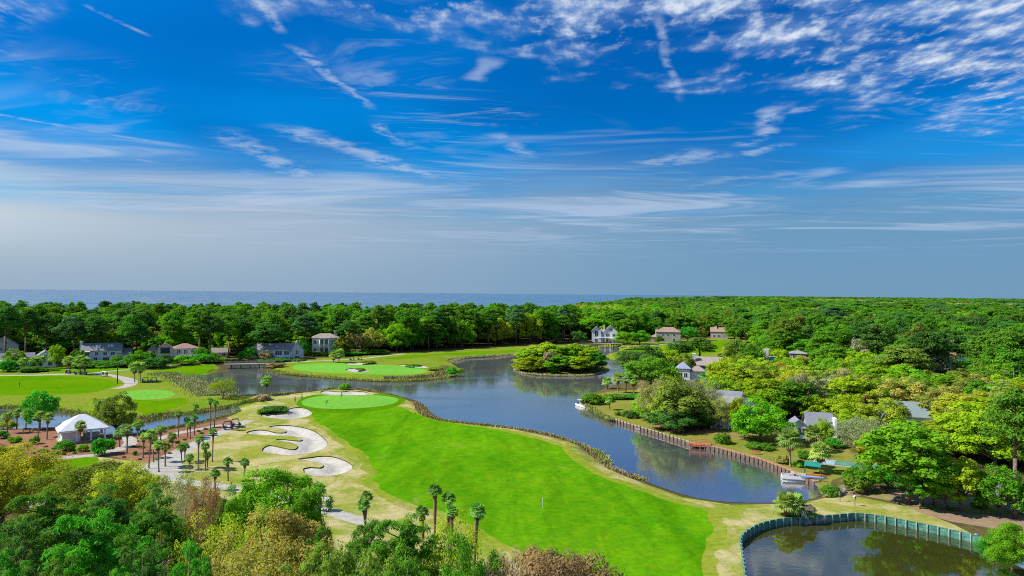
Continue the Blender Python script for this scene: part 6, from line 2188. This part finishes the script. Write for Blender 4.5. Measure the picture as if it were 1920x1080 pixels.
# ------------------------------------------------------------------ bridges
def bridge(a, b, width, zdeck, label, npile, mat, rail=True):
    A, B = np.array(at(*a)), np.array(at(*b))
    L = np.linalg.norm(B - A)
    ang = math.atan2(*(B - A)[::-1])
    r = empty('footbridge', (A[0], A[1], 0), ang, label, 'bridge')
    mb = MB()
    mb.box(-1, L + 1, -width / 2, width / 2, zdeck - 0.35, zdeck - 0.06)
    mb.build('beam', M[mat], r)
    n = int((L + 2) / 0.30)
    pk = MB()
    pk.box(0, 0.26, -width / 2 - 0.1, width / 2 + 0.1, 0, 0.06)
    pkm = pk.mesh('plank', M['timber_pale'])
    for i in range(n):
        o = link(bpy.data.objects.new('plank', pkm), r)
        o.location = (-1 + i * 0.30, 0, zdeck - 0.06)
    for i in range(npile):
        u = L * (i + 0.5) / npile
        for s in (-1, 1):
            mb = MB()
            mb.bar((u, s * width * 0.42, -2.2), (u, s * width * 0.42, zdeck - 0.3), 0.22, 0.20, 8)
            mb.build('pile', M['timber'], r)
    for s in (-1, 1):
        mb = MB()
        mb.box(-1, L + 1, s * width / 2 - 0.06, s * width / 2 + 0.06, zdeck + 1.0, zdeck + 1.12)
        mb.box(-1, L + 1, s * width / 2 - 0.04, s * width / 2 + 0.04, zdeck + 0.5, zdeck + 0.6)
        o = mb.build('rail', M[mat], r)
        k = max(3, int(L / 2))
        for i in range(k + 1):
            q = MB()
            u = -0.9 + (L + 1.8) * i / k
            q.box(u - 0.07, u + 0.07, s * width / 2 - 0.07, s * width / 2 + 0.07, zdeck, zdeck + 1.0)
            q.build('baluster', M[mat], o)


bridge((425, 688), (512, 686), 3.0, 1.3, 'weathered timber cart bridge over the left lake arm', 5, 'timber_pale')
bridge((1083, 652), (1163, 650), 3.2, 2.2, 'dark timber footbridge at the far end of the lake', 8, 'timber')


# ------------------------------------------------------------------ lake bulkhead on the right bank
def resample(L, s):
    d = np.r_[0, np.cumsum(np.linalg.norm(np.diff(L, axis=0), axis=1))]
    t = np.arange(0, d[-1], s)
    return np.column_stack([np.interp(t, d, L[:, 0]), np.interp(t, d, L[:, 1])])


def strip_wall(L, z0, z1, th, off=0.0):
    """upright wall solid following a line"""
    T_ = np.gradient(L, axis=0)
    T_ /= np.linalg.norm(T_, axis=1)[:, None]
    N_ = np.column_stack([-T_[:, 1], T_[:, 0]])
    a, b = L + N_ * off, L + N_ * (off + th)
    n = len(L)
    v = np.concatenate([np.column_stack([q, np.full(n, z)]) for z in (z0, z1) for q in (a, b)])
    f = []
    for i in range(n - 1):
        j = i + 1
        f += [(i, j, 2 * n + j, 2 * n + i), (n + i, 3 * n + i, 3 * n + j, n + j), (2 * n + i, 2 * n + j, 3 * n + j, 3 * n + i)]
    f += [(0, 2 * n, 3 * n, n), (n - 1, 2 * n - 1, 4 * n - 1, 3 * n - 1)]
    mb = MB()
    mb.poly([tuple(p) for p in v], f)
    return mb


bl = resample(bank, 0.5)
i_mid = int(np.argmin(np.abs(np.array([proj(p[0], p[1], 0)[0] for p in bl]) - 1300)))
i_first = int(np.argmin(np.abs(np.array([proj(p[0], p[1], 0)[0] for p in bl]) - 1135)))
postm = MB()
postm.bar((0, 0, -1.4), (0, 0, 0.36), 0.13, 0.12, 8)
for seg, wm, cm, pm_, sp, lb in ((bl[i_first:i_mid + 1], 'timber', None, 'timber', 1.5, 'weathered timber bulkhead with short posts along the pointed lawn'),
                                (bl[i_mid:], 'timber', 'terracotta', 'timber', 1.25, 'timber bulkhead with terracotta walk and dark posts on the right bank')):
    r = empty('bulkhead', (0, 0, 0), 0, lb, 'bulkhead')
    strip_wall(seg, -1.6, 0.15, -0.14).build('sheeting', M[wm], r)
    if cm:
        strip_wall(seg, 0.05, 0.19, 1.25, 0.02).build('boardwalk', M[cm], r)
    else:
        strip_wall(seg, 0.06, 0.22, 0.30, -0.16).build('cap_board', M['timber_pale'], r)
    me = postm.mesh('post', M[pm_], True)
    for p, q in zip(resample(seg, sp)[:-1], np.gradient(resample(seg, sp), axis=0)):
        t = q / np.linalg.norm(q)
        o = link(bpy.data.objects.new('post', me), r)
        o.location = (p[0] + t[1] * 0.28, p[1] - t[0] * 0.28, rng.uniform(-0.12, 0.10))
        o.rotation_euler = (rng.uniform(-0.05, 0.05), rng.uniform(-0.05, 0.05), 0)

# ------------------------------------------------------------------ pond bulkhead of green panels
def pile_mat():
    m, n, b, out = new_mat('green_sheet_panel')
    p = wpos(n)
    f = n.noise(p, 1.3, 4, 0.65)
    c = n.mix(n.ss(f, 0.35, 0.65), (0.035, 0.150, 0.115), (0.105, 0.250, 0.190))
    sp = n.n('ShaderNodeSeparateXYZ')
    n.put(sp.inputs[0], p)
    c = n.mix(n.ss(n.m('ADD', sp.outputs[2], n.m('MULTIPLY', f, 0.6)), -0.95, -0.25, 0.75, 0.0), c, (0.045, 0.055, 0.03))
    n.put(b.inputs['Base Color'], c)
    b.inputs['Roughness'].default_value = 0.7
    return m


M['pile_green'] = pile_mat()
M['pile_post'] = simple('pale_green_post', (0.24, 0.32, 0.26), 0.8, 0.25)
pr = empty('pond_bulkhead', (0, 0, 0), 0, 'green panelled bulkhead with pale posts around the pond', 'bulkhead')
pe = resample(pond_edge, 1.42)
skip = [at(1480, 974), at(1515, 971)]
panel = MB()
panel.box(-0.71, 0.71, 0.03, 0.12, -1.7, 0.12)
panel.box(-0.62, 0.62, -0.02, 0.028, -0.38, -0.28)
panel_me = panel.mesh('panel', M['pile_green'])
ppost = MB()
ppost.box(-0.09, 0.09, -0.16, 0.14, -1.9, 0.20)
ppost_me = ppost.mesh('post', M['pile_post'])
for i in range(len(pe) - 1):
    a, b = pe[i], pe[i + 1]
    t = (b - a) / np.linalg.norm(b - a)
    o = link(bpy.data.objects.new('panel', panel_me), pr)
    o.location = (*(a + b) / 2, rng.uniform(-0.05, 0.03))
    o.rotation_euler = (rng.uniform(-0.04, 0.04), rng.uniform(-0.012, 0.012), math.atan2(t[1], t[0]))
    q = link(bpy.data.objects.new('post', ppost_me), pr)
    q.location, q.rotation_euler = (a[0], a[1], 0), (0, 0, math.atan2(t[1], t[0]))
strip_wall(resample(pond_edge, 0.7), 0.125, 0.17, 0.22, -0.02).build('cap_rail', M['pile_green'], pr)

# pond-edge pump shelter and rocks
x, y = at(1508, 970)
r = empty('pump_shelter', (x, y, 0.0), R(-6), 'small dark open-sided shelter on the pond edge among palms', 'shelter')
for u in (-0.95, 0.95):
    for w in (-0.6, 0.6):
        mb = MB()
        mb.box(u - 0.08, u + 0.08, w - 0.08, w + 0.08, -0.6, 1.35)
        mb.build('post', M['timber'], r)
mb = MB()
mb.box(-0.85, 0.85, 0.45, 0.55, 0.0, 1.3)
mb.box(-0.9, -0.84, -0.5, 0.5, 0.0, 1.3)
mb.build('side_boards', M['dark'], r)
gable(2.2, 1.5, 1.35, 0.45, 'x', over=0.15, th=0.07).build('roof', M['timber'], r)
mb = MB()
mb.box(-0.5, 0.4, -0.2, 0.4, -0.1, 0.7)
mb.build('pump', M['steel'], r)


def rock(px, by, w, h, label, z=0.0, mat='rock'):
    x, y = at(px, by, z)
    bm = bmesh.new()
    bmesh.ops.create_icosphere(bm, subdivisions=2, radius=1.0)
    g = G(int(px * 7 + by))
    for v_ in bm.verts:
        k = 1 + 0.22 * math.sin(v_.co.x * 3.1 + px) * math.cos(v_.co.y * 2.7 + by) + g.uniform(-0.08, 0.08)
        v_.co = Vector((v_.co.x * w / 2 * k, v_.co.y * w / 2.4 * k, v_.co.z * h / 2 * k))
    me = bpy.data.meshes.new('rock')
    bm.to_mesh(me)
    bm.free()
    me.materials.append(M[mat])
    o = link(bpy.data.objects.new('rock', me))
    o.location = (x, y, z)
    return tag(o, label, 'rock', 'rocks at the water edge')


M['rock'] = simple('pale_rock', (0.26, 0.25, 0.24), 0.9, 0.35, 1.5, 0.1, bump=0.5)
rock(1492, 977, 1.7, 1.1, 'flat pale rock under the left side of the pump shelter', -0.7)
rock(1512, 978, 2.0, 1.0, 'flat pale rock under the middle of the pump shelter', -0.8)
rock(1528, 975, 1.5, 1.0, 'pale rock right of the pump shelter', -0.6)
rock(1542, 973, 1.2, 1.1, 'brownish rock at the right end of the pump shelter rocks', -0.4)
rock(1578, 921, 1.5, 0.9, 'pale rock right of the round bush at the lake end', 0.1)
rock(1586, 918, 1.1, 0.7, 'small pale rock beside the bush at the lake end', 0.1)
rock(1832, 1006, 1.1, 0.9, 'pinkish broken rock at the right end of the green bulkhead', -0.3)
rock(1098, 762, 1.6, 0.9, 'grey rock at the tip of the right bank point', -0.5)
rock(1104, 766, 1.4, 0.8, 'grey rock second from the tip of the right bank point', -0.5)


# ------------------------------------------------------------------ boats, docks, garden things
def hull(L, B, H, n=9):
    """open boat hull with a pointed bow along +x"""
    mb = MB()
    vs, fs = [], []
    for i in range(n):
        t = i / (n - 1)
        x = -L / 2 + L * t
        w = B / 2 * (1 - max(0, (t - 0.45) / 0.55) ** 2.2)
        s = 0.12 * t * t * L / 4
        vs += [(x, -w, H + s), (x, -w * 0.75, 0.05), (x, 0, -0.05), (x, w * 0.75, 0.05), (x, w, H + s), (x, w * 0.9, H + s - 0.02), (x, w * 0.6, 0.18), (x, -w * 0.6, 0.18), (x, -w * 0.9, H + s - 0.02)]
    for i in range(n - 1):
        for j in range(9):
            fs.append((i * 9 + j, i * 9 + (j + 1) % 9, (i + 1) * 9 + (j + 1) % 9, (i + 1) * 9 + j))
    fs.append(tuple(range(8, -1, -1)))
    mb.poly(vs, fs)
    return mb


def rowboat(px, by, rz, L, B, H, mat, label, z, cat='boat', name='rowing_boat', group=None):
    x, y = at(px, by, z)
    r = empty(name, (x, y, z), R(rz), label, cat, group)
    hull(L, B, H).build('hull', M[mat], r)
    for i, u in enumerate((-0.22, 0.1)):
        mb = MB()
        mb.box(u * L - 0.14, u * L + 0.14, -B * 0.40, B * 0.40, H * 0.55, H * 0.62)
        mb.build('seat', M['timber_pale'], r)
    return r


M['boat_white'] = simple('white_boat_hull', (0.6, 0.6, 0.6), 0.4, 0.08, 2, 0.4)
M['kayak_blue'] = simple('blue_kayak', (0.16, 0.22, 0.42), 0.4, 0.1, 2, 0.4)
M['canvas_teal'] = simple('teal_canvas', (0.010, 0.20, 0.16), 0.8, 0.12, 2)
M['orange'] = simple('orange_plastic', (0.40, 0.16, 0.02), 0.5, 0.1)
M['tarp_blue'] = simple('pale_blue_tarp', (0.26, 0.36, 0.42), 0.6, 0.2, 0.6)
M['tarp_teal'] = simple('teal_tarp', (0.08, 0.22, 0.15), 0.6, 0.25, 0.5)
rowboat(1206, 806, -15, 3.8, 1.3, 0.45, 'boat_white', 'white rowing boat moored at the pointed lawn bulkhead', ZW + 0.02)
# motor boat at the point
x, y = at(1090, 762, ZW)
r = empty('motor_boat', (x, y, ZW), R(-70), 'small white motor boat moored at the tip of the right bank', 'boat')
hull(5.2, 2.0, 0.75).build('hull', M['boat_white'], r)
mb = MB()
mb.box(-0.4, 0.5, -0.5, 0.5, 0.4, 1.15)
mb.build('console', M['cart_tan'], r)
mb = MB()
mb.box(-1.2, 0.9, -0.9, 0.9, 2.0, 2.08)
o = mb.build('canopy', M['cart_tan'], r)
for u in (-1.0, 0.7):
    for w in (-0.8, 0.8):
        q = MB()
        q.bar((u, w, 0.6), (u, w, 2.0), 0.03, 0.03, 5)
        q.build('canopy_post', M['steel'], o)
mb = MB()
mb.box(-2.9, -2.5, -0.2, 0.2, 0.2, 1.1)
mb.build('outboard_motor', M['dark'], r)
# pontoon boat
x, y = at(1490, 901, ZW)
r = empty('pontoon_boat', (x, y, ZW), R(-14), 'grey-white pontoon boat with bench seats moored at the right bank', 'boat')
for s in (-0.8, 0.8):
    mb = MB()
    mb.bar((-2.4, s, 0.1), (2.1, s, 0.1), 0.28, 0.28, 10)
    mb.bar((2.1, s, 0.1), (2.6, s, 0.25), 0.28, 0.05, 10)
    mb.build('pontoon', M['steel'], r, True)
mb = MB()
mb.box(-2.4, 2.3, -1.15, 1.15, 0.36, 0.48)
mb.build('deck', M['asphalt'], r)
mb = MB()
for q in ((-2.3, 2.2, -1.12, -1.05), (-2.3, 2.2, 1.05, 1.12), (-2.3, -2.22, -1.1, 1.1), (2.12, 2.2, -1.1, 1.1)):
    mb.box(q[0], q[1], q[2], q[3], 0.50, 1.05)
mb.build('side_fence', M['boat_white'], r)
for u in (-1.6, 1.2):
    mb = MB()
    mb.box(u - 0.5, u + 0.5, -0.95, -0.35, 0.48, 0.85)
    mb.box(u - 0.5, u + 0.5, -1.0, -0.85, 0.85, 1.2)
    mb.build('seat', M['cart_white'], r)
mb = MB()
mb.box(-0.6, -0.1, 0.2, 0.8, 0.48, 1.45)
mb.build('console', M['cart_white'], r)
# dock behind the pontoon boat
x, y = at(1512, 893, 0)
r = empty('boat_dock', (x, y, 0), R(-22), 'timber dock platform beside the pontoon boat', 'dock')
pk = MB()
pk.box(-0.14, 0.14, -1.1, 1.1, 0.16, 0.22)
pkm = pk.mesh('plank', M['timber_pale'])
for i in range(18):
    o = link(bpy.data.objects.new('plank', pkm), r)
    o.location = (-2.6 + i * 0.31, 0, 0.06)
mb = MB()
mb.box(-2.8, 2.8, -0.95, -0.8, -0.05, 0.21)
mb.box(-2.8, 2.8, 0.8, 0.95, -0.05, 0.21)
mb.build('joist', M['timber'], r)
for u in (-2.5, 0, 2.5):
    mb = MB()
    mb.bar((u, -1.1, -1.6), (u, -1.1, 0.7), 0.11, 0.10, 8)
    mb.build('pile', M['timber'], r)
rowboat(1524, 897, -30, 4.2, 0.7, 0.3, 'kayak_blue', 'pale blue canoe lying on the timber dock', 0.30, 'canoe', 'canoe')
rowboat(1532, 893, -30, 3.4, 0.65, 0.3, 'orange', 'orange kayak lying behind the pale blue canoe', 0.22, 'kayak', 'kayak')
# teal canopy
x, y = at(1524, 887, 0)
r = empty('boat_shelter', (x, y, 0), R(-28), 'teal canvas canopy on posts above the dock', 'canopy')
mb = MB()
mb.poly([(-1.5, -0.9, 1.5), (1.5, -0.9, 1.5), (1.5, 0.9, 2.0), (-1.5, 0.9, 2.0), (-1.5, -0.9, 1.42), (1.5, -0.9, 1.42), (1.5, 0.9, 1.92), (-1.5, 0.9, 1.92)],
        [(0, 1, 2, 3), (7, 6, 5, 4), (0, 4, 5, 1), (1, 5, 6, 2), (2, 6, 7, 3), (3, 7, 4, 0)])
mb.build('canvas', M['canvas_teal'], r)
for u in (-1.4, 1.4):
    for w, h in ((-0.8, 1.44), (0.8, 1.9)):
        mb = MB()
        mb.bar((u, w, -0.1), (u, w, h), 0.05, 0.05, 6)
        mb.build('post', M['timber'], r)
# red deck on the bank with bench
x, y = at(1313, 834, 0)
r = empty('bank_deck', (x, y, 0), R(-16), 'red-stained timber deck jutting over the lake bank', 'deck')
pk = MB()
pk.box(-0.13, 0.13, -1.5, 1.2, 0.2, 0.26)
pkm = pk.mesh('plank', M['redwood'])
for i in range(17):
    o = link(bpy.data.objects.new('plank', pkm), r)
    o.location = (-2.4 + i * 0.29, 0, 0.04)
mb = MB()
mb.box(-2.5, 2.45, -1.45, -1.3, -0.15, 0.235)
mb.box(-2.5, 2.45, 0.9, 1.05, -0.15, 0.235)
mb.build('joist', M['redwood'], r)
for u in (-2.3, 0, 2.3):
    mb = MB()
    mb.box(u - 0.09, u + 0.09, -1.55, -1.37, -1.5, 1.15)
    mb.build('post', M['redwood'], r)
mb = MB()
mb.box(-2.45, 2.4, 1.02, 1.12, 1.0, 1.1)
mb.box(-2.45, 2.4, 1.02, 1.12, 0.6, 0.68)
mb.build('rail', M['redwood'], r)


def bench(px, by, rz, mat, label, z=None):
    x, y = at(px, by)
    r = empty('park_bench', (x, y, hz(x, y)), R(rz), label, 'bench', 'benches')
    for i in range(3):
        mb = MB()
        mb.box(-0.85, 0.85, -0.25 + i * 0.17, -0.11 + i * 0.17, 0.42, 0.47)
        mb.build('seat_slat', M[mat], r)
    for i in range(2):
        mb = MB()
        mb.box(-0.85, 0.85, 0.26, 0.30, 0.55 + i * 0.2, 0.69 + i * 0.2)
        mb.build('back_slat', M[mat], r)
    for u in (-0.7, 0.7):
        mb = MB()
        mb.box(u - 0.04, u + 0.04, -0.22, -0.14, 0, 0.42)
        mb.box(u - 0.04, u + 0.04, 0.21, 0.25, 0, 0.9)
        mb.build('leg', M[mat], r)


bench(1418, 851, -20, 'redwood', 'reddish timber bench on the lawn behind the terracotta walk')
bench(50, 810, 10, 'dark', 'dark bench in the mulch left of the pavilion palms')
bench(66, 811, -15, 'dark', 'dark bench in the mulch between the pavilion palms')
# covered pool / sports strip behind the shaggy palm
x, y = at(1632, 874)
r = empty('covered_pool', (x, y, hz(x, y)), R(-28), 'long garden pool with teal and pale covers on the right lawn', 'pool')
mb = MB()
mb.box(-10.5, 10.5, -2.3, 2.3, -0.3, 0.10)
mb.build('surround', M['path'], r)
for i, (a, b, m_) in enumerate(((-10, -6.4, 'tarp_blue'), (-6.3, -1.4, 'tarp_teal'), (-1.3, 3.4, 'tarp_teal'), (3.5, 10, 'tarp_blue'))):
    mb = MB()
    mb.box(a, b, -1.8, 1.8, 0.104, 0.20)
    mb.build('cover', M[m_], r)
# thin dead snags by the pond
for px, by, h, lb in ((1449, 967, 1.7, 'thin dark stick leaning at the pond edge left of the palms'),):
    r = stake(px, by, h, 0.035, 'timber', lb, 'stick', 'leaning_stick')
    r.rotation_euler = (R(6), R(10), 0)
# bare dead snags in the right woods
for px, by, top, lb in ((1883, 760, 690, 'bare pale snag left of two in the right woods'), (1901, 760, 688, 'bare pale snag right of two in the right woods')):
    d = base_d(px, by)
    x, y, h, _ = stand(px, top, d, 10)
    r = empty('dead_snag', (x, y, 0), 0, lb, 'snag')
    mb = MB()
    mb.bar((0, 0, -0.3), (0.1, 0, h), 0.22, 0.06, 7)
    mb.build('trunk', M['bark_pale'], r)
    mb = MB()
    for i in range(6):
        z0 = h * (0.45 + 0.08 * i)
        mb.bar((0, 0, z0), (math.cos(i * 2.4) * 1.6, math.sin(i * 2.4) * 1.6, z0 + 0.8), 0.06, 0.02, 4)
    mb.build('limb', M['bark_pale'], r)

# ------------------------------------------------------------------ look-alikes that share a description are told apart by their order from the left
ORD = ['leftmost', 'second from left', 'third from left', 'fourth from left', 'fifth from left', 'sixth from left', 'seventh from left', 'eighth from left', 'ninth from left', 'tenth from left']
same = {}
for o in SC.objects:
    if o.parent is None and 'label' in o and o.get('kind') != 'stuff':
        same.setdefault(o['label'], []).append(o)
for lb, os_ in same.items():
    if len(os_) > 1:
        os_.sort(key=lambda o: o.location.x / max(o.location.y, 1.0))
        for i, o in enumerate(os_):
            lb = ' '.join(lb.split()[:12])
            o['label'] = lb + ', ' + (ORD[i] if i < len(os_) - 1 or len(os_) > 10 else 'rightmost') if i < 10 else lb + ', %dth from left' % (i + 1)
